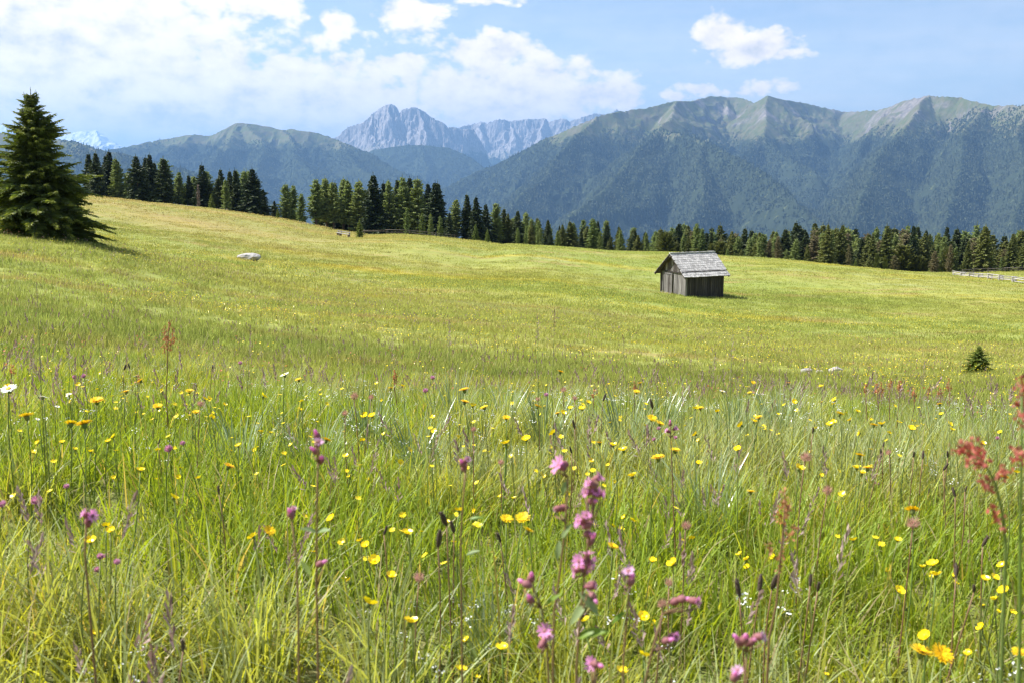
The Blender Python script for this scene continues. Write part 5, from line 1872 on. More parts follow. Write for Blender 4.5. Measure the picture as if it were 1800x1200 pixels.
YELLOW = [(47, 731, 28), (125, 744, 24), (148, 745, 30), (170, 704, 26), (247, 669, 15), (222, 688, 14), (277, 714, 19), (333, 687, 16), (345, 724, 15), (402, 819, 24), (463, 696, 12), (525, 667, 14),
          (574, 773, 20), (305, 874, 16), (159, 951, 20), (186, 924, 14), (194, 932, 15), (473, 933, 25), (445, 943, 18), (583, 911, 16), (419, 783, 11), (67, 777, 10), (59, 795, 10), (109, 777, 10), (132, 789, 9),
          (160, 793, 10), (200, 766, 10), (190, 775, 10), (372, 733, 10), (247, 826, 14), (314, 838, 9), (317, 822, 8), (348, 840, 10), (275, 842, 9), (199, 839, 8), (447, 791, 9), (476, 760, 8), (360, 701, 10),
          (368, 700, 8), (395, 711, 8), (529, 720, 8), (14, 679, 15), (816, 685, 20), (817, 706, 18), (831, 713, 12), (851, 716, 16), (890, 734, 16), (945, 714, 16), (985, 653, 15), (980, 726, 12), (990, 725, 10),
          (1003, 717, 9), (1023, 718, 12), (1034, 707, 9), (1119, 688, 13), (1125, 673, 9), (1146, 735, 20), (1160, 744, 17), (1054, 778, 15), (1078, 782, 13), (1096, 791, 16), (889, 779, 15), (925, 772, 16),
          (973, 761, 14), (1157, 804, 26), (1187, 791, 20), (1112, 836, 16), (641, 730, 12), (654, 731, 13), (687, 682, 11), (707, 678, 8), (637, 774, 10), (603, 759, 8), (704, 812, 10), (614, 837, 8), (648, 842, 9),
          (716, 937, 20), (633, 950, 13), (642, 958, 15), (658, 985, 20), (890, 912, 26), (919, 910, 28), (928, 932, 28), (880, 872, 9), (904, 875, 9), (1097, 909, 10), (1112, 915, 12), (1092, 930, 11), (1077, 960, 23),
          (1147, 985, 14), (807, 897, 15), (835, 897, 10), (785, 917, 12), (648, 1060, 28), (722, 1093, 26), (688, 1012, 18), (605, 1017, 10), (613, 1020, 12), (819, 1125, 15), (882, 1139, 22), (810, 1177, 20),
          (1025, 1091, 22), (1130, 1084, 20), (1148, 1096, 14), (1132, 1152, 20), (1093, 1180, 22), (1183, 990, 20), (868, 980, 10), (840, 1190, 10), (168, 1113, 16), (301, 1029, 10), (320, 1038, 9),
          (1231, 717, 14), (1222, 718, 10), (1261, 723, 9), (1334, 733, 14), (1303, 747, 13), (1325, 740, 12), (1223, 763, 11), (1228, 774, 9), (1297, 789, 13), (1228, 814, 12), (1385, 673, 12), (1324, 672, 10),
          (1318, 690, 10), (1396, 706, 9), (1443, 678, 9), (1467, 703, 10), (1465, 710, 8), (1476, 727, 17), (1460, 746, 14), (1465, 741, 10), (1507, 723, 9), (1494, 738, 9), (1536, 747, 16), (1550, 745, 13),
          (1511, 761, 10), (1563, 761, 9), (1580, 742, 9), (1602, 753, 13), (1606, 740, 8), (1652, 710, 11), (1654, 728, 9), (1669, 745, 10), (1673, 755, 10), (1511, 800, 20), (1405, 823, 18), (1525, 822, 20),
          (1515, 831, 14), (1506, 822, 14), (1475, 829, 9), (1320, 864, 18), (1444, 835, 8), (1604, 896, 28), (1500, 949, 14), (1578, 949, 13), (1300, 974, 12), (1312, 983, 13), (1313, 996, 11), (1359, 979, 12),
          (1765, 839, 20), (1728, 779, 10), (1758, 760, 9), (1786, 830, 12), (1762, 994, 16), (1640, 992, 20), (1622, 996, 12), (1645, 1010, 20), (1635, 1012, 12), (1560, 1003, 12), (1580, 1038, 18), (1679, 1024, 12),
          (1679, 1010, 9), (1732, 1018, 17), (1748, 1015, 15), (1748, 1053, 16), (1723, 1051, 8), (1726, 1064, 9), (1758, 1076, 13), (1780, 1076, 12), (1765, 1039, 20), (1725, 1102, 16), (1627, 1118, 22),
          (1620, 1145, 45), (1655, 1150, 45), (1702, 1148, 15), (1790, 1146, 26), (1452, 1185, 10)]
NAMED = {(1620, 1145): 'left of the two biggest yellow flowers at the lower right corner', (1655, 1150): 'right of the two biggest yellow flowers at the lower right corner',
         (1604, 896): 'large flat yellow flower below the red sorrel at right', (928, 932): 'lowest of three large yellow flowers left of the pink campion', (890, 912): 'left of three large yellow flowers left of the pink campion',
         (919, 910): 'upper right of three large yellow flowers left of the pink campion', (648, 1060): 'cupped yellow flower at lower middle left', (722, 1093): 'cupped yellow flower right of and below another at lower middle',
         (148, 745): 'right half of the yellow flower pair at far left', (125, 744): 'left half of the yellow flower pair at far left', (47, 731): 'flat yellow flower below the white daisies at far left',
         (816, 685): 'yellow flower rising highest above the crest left of centre', (985, 653): 'lone yellow flower on the crest straight below the meadow middle', (1157, 804): 'large yellow flower right of the pink campion tops',
         (473, 933): 'flat yellow flower right of the clovers at lower left', (402, 819): 'flat yellow flower amid small ones at left middle', (1077, 960): 'yellow flower just right of the pink campion stalk',
         (1790, 1146): 'yellow flower cut by the lower right picture edge'}
for (u, v, w) in YELLOW:
    hgt = float(np.clip(frng.normal(0.29, 0.03), 0.22, 0.36))
    q, size = head_point(u, v, w, hgt, 0.016, 0.040)
    if size >= 0.0245 and v < 1000 or (u, v) in ((1620, 1145), (1655, 1150), (1790, 1146)):
        flower('hawkbit', q, size, HAWK, STEMS, NAMED.get((u, v), 'flat yellow hawkbit flower on a thin stem in the foreground grass'), 'flower', YC, 0.20)
    else:
        flower('buttercup', q, size, BUTT, STEMS, NAMED.get((u, v), 'small cupped yellow buttercup in the foreground grass'), 'flower', 'buttercups in the foreground grass', 0.35)


# white daisies
def daisy_head(seed):
    rng = np.random.default_rng(seed)
    g = Geo()
    flower_disc(g, np.zeros(3), (0, 0, 1), 1.0, 18, 0, 0.10, rng, False)
    g.tube([(0, 0, 0.02), (0, 0, 0.14), (0, 0, 0.2)], [0.30, 0.28, 0.10], 10, 1)
    return g.mesh('daisy_head', [M['white'], M['orange']])


DAISY = [daisy_head(i) for i in range(3)]
for (u, v, w, lab) in ((15, 683, 30, 'big white daisy at the left picture edge'), (76, 697, 17, 'white daisy right of the big one at far left'), (121, 692, 11, 'small white daisy above the yellow flower at far left'),
                       (101, 714, 10, 'small white daisy over the yellow flower pair'), (500, 658, 18, 'white daisy tipped sideways on the crest at left'), (239, 660, 9, 'tiny white daisy on the crest at far left'),
                       (1270, 687, 12, 'white daisy on the crest below the hut'), (1684, 716, 8, 'tiny white daisy at right'), (66, 736, 9, 'white daisy close to the flat yellow flower at far left')):
    q, size = head_point(u, v, w, 0.37, 0.02, 0.045)
    flower('daisy', q, size, DAISY, STEMS, lab, 'flower', 'white daisies', 0.2)


# plantain spikes, clover heads, fluffy seed heads
def spike_mesh(seed):
    rng = np.random.default_rng(seed)
    g = Geo()
    z = np.linspace(0, 1, 9)
    g.tube(np.stack([0 * z, 0 * z, z], 1), 0.13 * np.sin(np.pi * np.clip(z * 0.86 + 0.10, 0, 1)) ** 0.6 + 0.01, 8)
    for i in range(90):
        a, zz = rng.uniform(0, 6.28), rng.uniform(0.05, 0.95)
        d = np.array([math.cos(a), math.sin(a), 0])
        c = d * 0.12 + [0, 0, zz]
        s = np.array([-math.sin(a), math.cos(a), 0]) * 0.03
        g.add([c - s, c + s, c + d * rng.uniform(0.03, 0.09) + [0, 0, 0.06]], [(0, 1, 2)])
    return g.mesh('plantain_spike', M['plantain'])


SPIKE = [spike_mesh(i) for i in range(3)]
for k, (u, v, hpx) in enumerate(((785, 905, 34), (798, 922, 26), (770, 942, 36), (675, 930, 18), (880, 940, 22), (1300, 1030, 34), (1335, 1022, 32), (1357, 1017, 34), (1424, 1018, 22), (1437, 1027, 22), (1680, 1000, 28),
                                 (1727, 947, 24), (1679, 863, 18), (1622, 798, 16), (1658, 818, 16), (1549, 795, 15), (1552, 780, 10), (1606, 797, 12), (1666, 796, 14), (1696, 857, 12), (1429, 755, 12), (1060, 697, 14),
                                 (1147, 708, 18), (1005, 788, 14), (1010, 744, 16), (228, 642, 10), (218, 644, 12), (373, 645, 10), (278, 775, 10), (322, 1130, 26), (385, 860, 16), (1320, 1130, 8), (1712, 1030, 20), (1632, 862, 10))):
    q, size = head_point(u, v + hpx / 2, hpx, 0.27, 0.016, 0.034)
    e = flower('plantain', q, size * 2, SPIKE, RSTEMS, 'dark brown plantain spike in the foreground grass', 'flower', 'plantain spikes', 0.12, False)


def globe_mesh(seed, mat, n=130, fuzz=0.5, body=0.62, wid=0.10):
    rng = np.random.default_rng(seed)
    g = Geo()
    for i in range(n):
        zz = 1 - 2 * (i + 0.5) / n
        th = i * 2.39996
        r = math.sqrt(1 - zz * zz)
        d = np.array([r * math.cos(th), r * math.sin(th), zz * 0.85 + 0.25])
        s = np.cross(d, rng.normal(0, 1, 3))
        s /= np.linalg.norm(s)
        L1 = body + fuzz * rng.uniform(0.6, 1.1)
        c0_, c1_ = d * body * 0.3, d * L1 + [0, 0, 0.10]
        mid_ = d * (body * 0.3 + L1) * 0.55
        g.add([c0_, mid_ + s * wid, c1_, mid_ - s * wid], None, [(0, 1, 2, 3)])
    return g.mesh('globe_head', mat)


CLOVER = [globe_mesh(i, M['clover'], 90, 0.35, 0.62, 0.13) for i in range(3)]
FLUFF = [globe_mesh(20 + i, M['fluff'], 120, 0.75, 0.35, 0.035) for i in range(3)]
for (u, v, w, lab) in ((64, 880, 24, 'round pink clover head at far left'), (5, 886, 18, 'pink clover head at the left picture edge'), (176, 978, 16, 'left of two pink clover heads low at left'),
                       (187, 977, 13, 'right of two pink clover heads low at left'), (205, 988, 16, 'drooping purple clover head right of the pair low at left'), (171, 1001, 14, 'lowest purple clover head at left'),
                       (297, 789, 18, 'larger pink clover head in the left middle grass'), (321, 779, 12, 'smaller pink clover head in the left middle grass'), (422, 638, 9, 'pink clover head standing on the crest at left'),
                       (130, 663, 10, 'pink clover head on the crest at far left'), (148, 661, 10, 'second pink clover head on the crest at far left'), (760, 664, 10, 'pale pink clover head on the crest left of centre'),
                       (748, 687, 12, 'pale pink clover head below the crest left of centre'), (1753, 770, 9, 'purple clover head near the sorrel'), (1541, 850, 9, 'small purple clover head between yellow flowers at right'),
                       (1705, 952, 11, 'purple clover head below the sorrel'), (960, 694, 10, 'pale clover head below the crest at centre'), (1158, 753, 9, 'upper pink clover head right of centre'),
                       (1150, 772, 9, 'lower pink clover head right of centre'), (1187, 769, 9, 'pink clover head right of the pair near centre'), (117, 855, 13, 'faded clover head above the pink ones at left')):
    q, size = head_point(u, v, w, 0.28, 0.016, 0.026)
    flower('clover', q, size, CLOVER, STEMS, lab, 'flower', 'pink clover heads', 0.25, False)
for (u, v, w, lab) in ((737, 1016, 26, 'pinkish fluffy seed head low in the middle left grass'), (1165, 1063, 26, 'pinkish fluffy seed head right of the pink campion'), (622, 697, 20, 'pink fluffy seed head below the crest left of centre'),
                       (653, 698, 13, 'smaller pink fluffy seed head right of another below the crest'), (880, 813, 15, 'pale fluffy seed head in the grass left of the campion'), (832, 755, 14, 'pink fluffy seed head near the sedge tufts'),
                       (352, 710, 16, 'pink fluffy seed head left of the sedge tufts'), (991, 686, 14, 'pink fluffy seed head on the crest at centre'), (1010, 700, 12, 'second pink fluffy seed head right of centre crest'),
                       (945, 702, 11, 'small pink fluffy seed head on the crest at centre'), (1605, 922, 30, 'brown fluffy seed head under the large yellow flower at right'), (1455, 862, 24, 'brown seed head leaning left at right middle'),
                       (1415, 805, 26, 'brownish seed head in the right middle grass'), (1563, 795, 14, 'small brown seed head left of the sorrel'), (607, 727, 14, 'pink fluffy seed head low left of centre'),
                       (1176, 1025, 22, 'orange-brown seed head over a yellow flower right of the campion'), (1205, 925, 24, 'brown seed head in the grass right of the campion')):
    q, size = head_point(u, v, w, 0.31, 0.022, 0.032)
    flower('fluffy_seed_head', q, size, FLUFF, RSTEMS, lab, 'flower', 'fluffy seed heads', 0.3, False)


# ------------------------------------------------------------------ red campions in the foreground
def petal_flower(g, c, axis, rad, mi=0, rng=None):
    """five notched petals opening from a tube along axis"""
    axis = np.asarray(axis, float)
    axis /= np.linalg.norm(axis)
    a = np.cross(axis, (0.2, 0.3, 0.9))
    a /= np.linalg.norm(a)
    b = np.cross(axis, a)
    for i in range(5):
        th = 6.283 * i / 5 + rng.normal(0, 0.08)
        d, s = math.cos(th) * a + math.sin(th) * b, -math.sin(th) * a + math.cos(th) * b
        up = rng.uniform(0.10, 0.45)
        for sg in (-1, 1):                       # two lobes
            d2 = d + sg * s * 0.36
            p = [c, c + d * rad * 0.45 + axis * rad * up * 0.4 + sg * s * rad * 0.02, c + d * rad * 0.70 + axis * rad * up * 0.7,
                 c + d2 * rad * 0.98 + axis * rad * up - sg * s * rad * 0.10, c + d2 * rad * 0.92 + axis * rad * up + sg * s * rad * 0.12, c + d * rad * 0.5 + axis * rad * up * 0.5 + sg * s * rad * 0.30]
            g.add(p, [(0, 1, 5)], [(1, 2, 3, 4)], mi)
            g.add([p[1], p[4], p[5]], [(0, 1, 2)], None, mi)


def leaf_geo(g, p0, d, up, ln, w, m=0):
    d = np.asarray(d, float) / np.linalg.norm(d)
    s = np.cross(d, up)
    s /= np.linalg.norm(s)
    n = np.cross(s, d)
    t = np.linspace(0, 1, 6)
    prof = np.sin(np.pi * np.clip(t * 0.92 + 0.06, 0, 1)) ** 0.8 * w / 2
    c = p0 + d * (t * ln)[:, None] - n * (t ** 2 * ln * 0.25)[:, None]
    V = np.stack([c - s * prof[:, None] + n * prof[:, None] * 0.35, c, c + s * prof[:, None] + n * prof[:, None] * 0.35], 1).reshape(-1, 3)
    g.add(V, None, [(3 * i + j, 3 * i + j + 1, 3 * i + j + 4, 3 * i + j + 3) for i in range(5) for j in range(2)], m)


def campion(stem_px, Y, flowers, leaves, label, seed):
    """stem_px: pixels from the top down; flowers: (u, v, width px, kind, direction)"""
    rng = np.random.default_rng(seed)
    S = [P(u, v, Y) for (u, v) in stem_px]
    foot = S[-1].copy()
    foot = np.array([foot[0] + rng.normal(0, 0.01), foot[1] + rng.normal(0, 0.01), Hs(foot[0], foot[1])])
    S = S + ([foot] if foot[2] < S[-1][2] else [])
    S = np.array(S)
    e = add_obj('campion', None, loc=foot)
    e.empty_display_size = 0.05
    tag(e, label, 'flower', 'pink campions in the foreground')
    t = np.concatenate([[0], np.cumsum(np.linalg.norm(np.diff(S, axis=0), axis=1))])
    ts = np.linspace(0, t[-1], 14)
    C = np.stack([np.interp(ts, t, S[:, k]) for k in range(3)], 1)
    g = Geo()
    g.tube(C - foot, np.linspace(0.0011, 0.0021, 14), 6)
    for (u, v, w, kind, dr) in flowers:          # short side stalks
        f = P(u, v, Y + rng.normal(0, 0.008))
        j = np.argmin(np.abs(C[:, 2] - (f[2] - 0.018)) + np.linalg.norm(C[:, :2] - f[:2], axis=1) * 0.3)
        if np.linalg.norm(C[j] - f) > 0.004:
            m_ = (C[j] + f) / 2 + [0, 0, -0.004]
            g.tube(np.array([C[j], m_, f - [0, 0, 0.008]]) - foot, [0.0012, 0.0010, 0.0009], 5)
    add_obj('stem', g.mesh('campion_stem', M['red_stem'], True), e)
    for (u, v, w, kind, dr) in flowers:
        f = P(u, v, Y + rng.normal(0, 0.008))
        rad = w / F * Y / 2
        ax = np.array([dr[0], -0.45 + rng.normal(0, 0.25), dr[1]], float)
        ax /= np.linalg.norm(ax)
        cl_ = 0.011 if kind != 'bud' else max(0.010, rad * 1.3)
        gc = Geo()
        gc.tube(np.array([f - ax * cl_, f - ax * cl_ * 0.7, f - ax * cl_ * 0.3, f, f + ax * 0.001]) - foot, np.array([0.0012, 0.0034, 0.0042, 0.0030, 0.0022]) * (1 if kind != 'bud' else 1.1), 7)
        if kind == 'bud':
            fl = add_obj('flower', gc.mesh('campion_bud', M['calyx'], True), e)
            g2 = Geo()
            g2.tube(np.array([f, f + ax * 0.004, f + ax * 0.007]) - foot, [0.0022, 0.0024, 0.0008], 6)
            add_obj('petal_tip', g2.mesh('bud_tip', M['pink'], True), fl)
        else:
            g2 = Geo()
            petal_flower(g2, f - foot, ax, rad * 0.95, 0, rng)
            fl = add_obj('flower', g2.mesh('campion_petals', M['pink' if kind == 'open' else 'pale_pink']), e)
            add_obj('calyx', gc.mesh('campion_calyx', M['calyx'], True), fl)
    for (u, v, lpx, ang) in leaves:
        p = P(u, v, Y)
        g = Geo()
        d = np.array([math.cos(ang), rng.normal(-0.2, 0.4), math.sin(ang)])
        leaf_geo(g, p - foot, d, np.array([0, -0.6, 1.0]), lpx / F * Y * 0.78, lpx / F * Y * 0.26)
        add_obj('leaf', g.mesh('campion_leaf', M['pale_leaf' if rng.random() < 0.6 else 'leaf'], True), e)


campion([(1047, 845), (1040, 900), (1033, 960), (1027, 1010), (1020, 1080), (1012, 1190)], 1.02,
        [(1035, 848, 24, 'open', (-0.8, 0.4)), (1053, 838, 24, 'open', (0.7, 0.6)), (1030, 864, 22, 'open', (-0.9, 0.1)), (1048, 862, 22, 'open', (0.2, 0.5)), (1058, 868, 26, 'open', (0.9, 0.0)), (1044, 880, 18, 'bud', (0.5, 0.3)),
         (1017, 915, 30, 'open', (-0.9, 0.3)), (1030, 905, 22, 'open', (0.2, 0.9)), (1026, 925, 22, 'open', (-0.4, -0.2)), (1041, 945, 20, 'bud', (0.3, 0.6)), (1037, 938, 18, 'bud', (0.7, 0.4)),
         (1032, 974, 34, 'open', (0.1, 0.7)), (1018, 985, 30, 'open', (-0.6, 0.3)), (1040, 988, 28, 'open', (0.7, 0.1)), (1010, 1002, 30, 'open', (-0.9, -0.2)), (1030, 998, 26, 'open', (0.0, -0.1)),
         (1033, 1030, 24, 'open', (-0.5, -0.2)), (1045, 1030, 20, 'open', (0.8, 0.1)), (1045, 1052, 20, 'bud', (0.4, -0.5))],
        [(1018, 1040, 70, -0.7), (1030, 1060, 60, -2.4), (1015, 1120, 80, 0.6)], 'tallest pink campion with flowers all along its stalk, front centre', 1)
campion([(998, 838), (1000, 870), (992, 940), (985, 1000), (975, 1060), (972, 1140)], 1.06,
        [(982, 817, 40, 'open', (-0.7, 0.5)), (990, 815, 22, 'bud', (-0.5, 0.3)), (986, 892, 24, 'bud', (-0.9, 0.1)), (976, 894, 12, 'pale', (-0.9, 0.0))],
        [(995, 845, 36, -1.9), (988, 945, 44, 1.2), (984, 950, 44, -1.8)], 'campion with a nodding flower at its tip, left of the tallest', 2)
campion([(952, 1068), (960, 1110), (963, 1160)], 1.0,
        [(920, 1023, 22, 'bud', (-0.9, 0.4)), (934, 1012, 20, 'bud', (0.0, 1.0)), (931, 1050, 22, 'bud', (-0.3, 0.9)), (958, 1108, 32, 'open', (-0.2, 0.5)), (965, 1120, 22, 'pale', (0.5, -0.3)), (951, 1136, 14, 'open', (-0.5, -0.6))],
        [(962, 1060, 40, 0.9)], 'campion in bud with one low pink flower, left of the tallest', 3)
campion([(1108, 1020), (1105, 1060), (1100, 1100), (1096, 1160)], 1.02, [(1105, 1003, 26, 'pale', (-0.3, 0.7)), (1111, 1016, 20, 'bud', (0.2, 0.8))], [(1098, 1075, 40, -2.6)], 'single pale campion on a straight stalk right of the tallest', 4)
campion([(1048, 1160), (1042, 1190)], 0.97, [(1040, 1166, 32, 'open', (-0.4, 0.3)), (1052, 1168, 16, 'bud', (0.8, 0.1))], [], 'magenta campion low at the bottom front centre', 5)
campion([(1165, 1078), (1155, 1120), (1140, 1160), (1132, 1190)], 0.98, [(1192, 1055, 26, 'bud', (0.8, 0.4)), (1205, 1052, 20, 'bud', (0.9, 0.2)), (1226, 1056, 22, 'open', (0.9, 0.1)), (1188, 1118, 20, 'open', (0.8, 0.4)), (1176, 1124, 22, 'bud', (0.6, 0.4))],
        [], 'campion arching right with purple buds and a pink tip', 6)
campion([(1312, 1145), (1311, 1170), (1310, 1196)], 0.92, [(1296, 1122, 26, 'bud', (-0.6, 0.8)), (1310, 1120, 28, 'bud', (0, 1.0)), (1324, 1125, 26, 'bud', (0.7, 0.7)), (1340, 1118, 24, 'pale', (0.9, 0.4))], [], 'cluster of purple-brown campion buds at the bottom right of centre', 7)
campion([(1293, 1180), (1292, 1198)], 0.92, [(1292, 1186, 30, 'bud', (0, 1)), (1296, 1178, 26, 'pale', (-0.2, 0.8))], [], 'lilac campion bud at the bottom edge right of centre', 8)
campion([(559, 812), (558, 850), (557, 900), (557, 960), (556, 1010)], 1.12, [(560, 776, 20, 'pale', (0.3, 0.8)), (552, 790, 18, 'bud', (-0.5, 0.6)), (565, 805, 22, 'bud', (0.3, 0.9)), (556, 762, 14, 'bud', (-0.2, 1)), (567, 988, 20, 'bud', (0.8, 0.5))],
        [(553, 820, 34, 1.8), (557, 935, 44, 2.4), (557, 935, 42, 0.6), (545, 1010, 44, 1.8)], 'tall single-stalked campion left of centre', 9)
campion([(512, 905), (517, 940), (523, 1000)], 1.1, [(510, 900, 24, 'bud', (-0.2, 1)), (516, 893, 14, 'pale', (0.3, 0.9))], [], 'closed campion bud left of the tall single stalk', 10)
campion([(152, 915), (150, 940), (148, 960)], 1.15, [(148, 902, 22, 'open', (-0.7, 0.6)), (162, 906, 26, 'open', (0.8, 0.4)), (154, 914, 20, 'bud', (0, 0.9))], [], 'pink campion flower spreading like wings at lower left', 11)
campion([(818, 830), (814, 880), (810, 940)], 1.3, [(812, 812, 18, 'bud', (-0.4, 0.9)), (822, 806, 16, 'pale', (0.6, 0.7)), (817, 818, 18, 'bud', (0.2, 0.8))], [(826, 912, 34, 0.4), (820, 975, 34, 0.6)], 'campion with dark purple buds left of the nodding one', 12)
campion([(1178, 745), (1180, 790)], 2.3, [(1178, 742, 12, 'bud', (0, 1)), (1188, 752, 11, 'open', (0.6, 0.5)), (1172, 756, 11, 'open', (-0.6, 0.4))], [], 'small far campion between yellow flowers right of centre', 13)


# ------------------------------------------------------------------ red sorrels
def sorrel(stem_px, Y, clusters, label, seed, mat='sorrel', group='red sorrels', grain=0.0034):
    rng = np.random.default_rng(seed)
    S = [P(u, v, Y) for (u, v) in stem_px]
    foot = np.array([S[-1][0], S[-1][1], Hs(S[-1][0], S[-1][1])])
    if foot[2] < S[-1][2]:
        S.append(foot)
    S = np.array(S)
    e = add_obj('sorrel', None, loc=foot)
    e.empty_display_size = 0.05
    tag(e, label, 'flower', group)
    g = Geo()
    k = len(S)
    g.tube(S - foot, np.linspace(0.0010, 0.0018, k) * (grain / 0.0034), 6)
    add_obj('stem', g.mesh('sorrel_stem', M['red_stem' if mat != 'sorrel' else 'stem'], True), e)
    for (u0, v0, u1, v1) in clusters:                # a spike from pixel to pixel, dense with seed discs
        a, b = P(u0, v0, Y + rng.normal(0, 0.01)), P(u1, v1, Y + rng.normal(0, 0.01))
        g = Geo()
        ln = np.linalg.norm(b - a)
        g.tube(np.array([a, (a + b) / 2, b]) - foot, [grain * 0.25] * 3, 4)
        for i in range(max(8, int(ln / grain * 3.2))):
            c = a + (b - a) * rng.random() + rng.normal(0, grain * 0.9, 3) - foot
            d = rng.normal(0, 1, 3)
            d /= np.linalg.norm(d)
            s = np.cross(d, rng.normal(0, 1, 3))
            s /= np.linalg.norm(s)
            r = grain * rng.uniform(0.5, 1.0)
            g.add([c + d * r, c + s * r * 0.8, c - d * r, c - s * r * 0.8], None, [(0, 1, 2, 3)])
        add_obj('seed_spike', g.mesh('sorrel_spike', M[mat]), e)


sorrel([(1700, 790), (1730, 812), (1750, 850), (1762, 900), (1768, 960), (1765, 1050), (1760, 1190)], 0.92,
       [(1672, 790, 1700, 796), (1688, 776, 1712, 800), (1706, 770, 1718, 800), (1700, 800, 1730, 812), (1712, 815, 1738, 818), (1718, 786, 1728, 812), (1722, 845, 1742, 862), (1730, 858, 1744, 842), (1742, 885, 1750, 912),
        (1750, 908, 1760, 922), (1765, 815, 1768, 840), (1752, 832, 1766, 826)], 'red sorrel with drooping seed clusters in front at right', 31)
sorrel([(1796, 690), (1796, 780), (1794, 900), (1793, 1000), (1792, 1180)], 0.90, [(1792, 690, 1800, 705), (1786, 705, 1800, 720), (1790, 720, 1800, 740), (1788, 740, 1802, 752), (1780, 792, 1800, 800), (1786, 800, 1800, 815), (1795, 660, 1800, 690)],
       'tall red sorrel cut by the right picture edge', 32)
sorrel([(1380, 865), (1378, 920), (1372, 980), (1365, 1060), (1352, 1120)], 1.25, [(1380, 855, 1380, 885), (1372, 880, 1385, 905), (1366, 895, 1376, 920), (1388, 885, 1380, 910), (1352, 955, 1354, 972), (1370, 970, 1372, 1000), (1398, 925, 1380, 950)],
       'orange-brown sorrel in the right middle foreground', 33, 'sorrel2')
sorrel([(297, 562), (295, 610), (294, 650), (292, 690)], 3.2, [(299, 565, 297, 580), (290, 575, 289, 600), (304, 578, 303, 598), (294, 590, 293, 615), (301, 600, 299, 615), (288, 605, 290, 620), (307, 590, 306, 604)],
       'upright thin sorrel rising above the crest at left', 34, 'sorrel2', grain=0.0038)
for i, u in enumerate((1522, 1541, 1549, 1566, 1581, 1607, 1633, 1652, 1668, 243, 21, 694, 1044, 1116)):      # low rusty sorrels along the crest
    v = 676 + frng.normal(0, 6) if u > 1000 else 646 + frng.normal(0, 8)
    q = hit(u, v, 5.0, 10.0, float(frng.uniform(0.26, 0.36)))
    k = float(frng.uniform(0.6, 1.0))
    sorrel([(u, v), (u + frng.normal(0, 2), v + 30), (u + frng.normal(0, 3), v + 60)], q[1],
           [(u - 3 * k, v + 4, u - 3 * k, v + 14 * k), (u, v - 6 * k, u, v + 10), (u + 4 * k, v + 5, u + 3 * k, v + 16 * k), (u - 1, v + 8, u + 1, v + 24 * k)][:2 + i % 3],
           'rusty red sorrel stalk on the grass crest', 60 + i, 'sorrel2', 'rusty sorrels along the crest', 0.0058)


# ------------------------------------------------------------------ tall grass stalks and sedge tufts that stand out one by one
def tall_grass(u, vtop, vfoot, Y, label, seed, headpx=60):
    rng = np.random.default_rng(seed)
    top, ft = P(u, vtop, Y), P(u + rng.normal(3, 3), vfoot, Y)
    foot = np.array([ft[0], Y, Hs(ft[0], Y)])
    e = add_obj('grass_stalk', None, loc=foot)
    e.empty_display_size = 0.05
    tag(e, label, 'grass', 'tall grass stalks')
    m_ = (top + foot) / 2 + [rng.normal(0, 0.012), 0, 0]
    g = Geo()
    g.tube(np.array([foot - [0, 0, 0.02], m_, top]) - foot, [0.0016, 0.0012, 0.0006], 5)
    add_obj('stem', g.mesh('stalk', M['stem'], True), e)
    g = Geo()
    hl = headpx / F * Y
    ax = (top - m_) / np.linalg.norm(top - m_)
    for i in range(46):
        f = rng.random()
        p0 = top - ax * hl * f - foot
        o = rng.normal(0, 1, 3)
        o -= ax * o.dot(ax)
        o /= np.linalg.norm(o)
        e_ = p0 + o * hl * 0.13 * (0.3 + f) * rng.uniform(0.3, 1) + ax * hl * 0.06
        s_ = np.cross(ax, o) * hl * 0.012
        g.add([p0, e_ - s_, e_ + ax * hl * 0.06, e_ + s_], None, [(0, 1, 2, 3)])
    add_obj('seed_head', g.mesh('stalk_head', M['panicle' if seed % 2 else 'straw']), e)


for i, (u, vt, vf, Y, lab) in enumerate(((64, 500, 700, 2.6, 'tallest pale grass stalk, rising over the slope at far left'), (790, 565, 700, 3.0, 'tall thin grass stalk with open head left of centre'), (852, 602, 700, 3.4, 'thin bent grass stalk left of centre crest'),
                                         (945, 556, 690, 3.2, 'tall thin pale grass stalk at centre'), (975, 545, 690, 3.6, 'faint tall grass stalk right of the pale one at centre'), (1287, 590, 690, 3.4, 'dark open grass head below the hut'),
                                         (1315, 575, 690, 3.8, 'dark tall grass head right of and below the hut'), (1258, 620, 700, 3.6, 'brown grass head on the crest below the hut'), (1210, 615, 700, 4.0, 'brown grass head left of and below the hut'),
                                         (690, 590, 700, 3.2, 'brownish grass head above the crest left of centre'), (640, 615, 700, 3.4, 'open brown grass head above the crest, further left'), (1625, 635, 700, 4.2, 'brown grass head right of the white stones'),
                                         (530, 585, 690, 3.4, 'curved pale grass stalk at left'), (440, 590, 690, 3.6, 'pale arching grass head at left'), (1095, 590, 690, 4.2, 'faint brown grass head at centre right'),
                                         (120, 590, 700, 3.4, 'pale grass stalk right of the tallest at far left'), (1500, 625, 690, 4.4, 'brown grass head above the white stones'), (375, 625, 700, 3.8, 'dark thin grass stalk on the left crest'))):
    tall_grass(u, vt, vf, Y, lab, 700 + i, headpx=46)


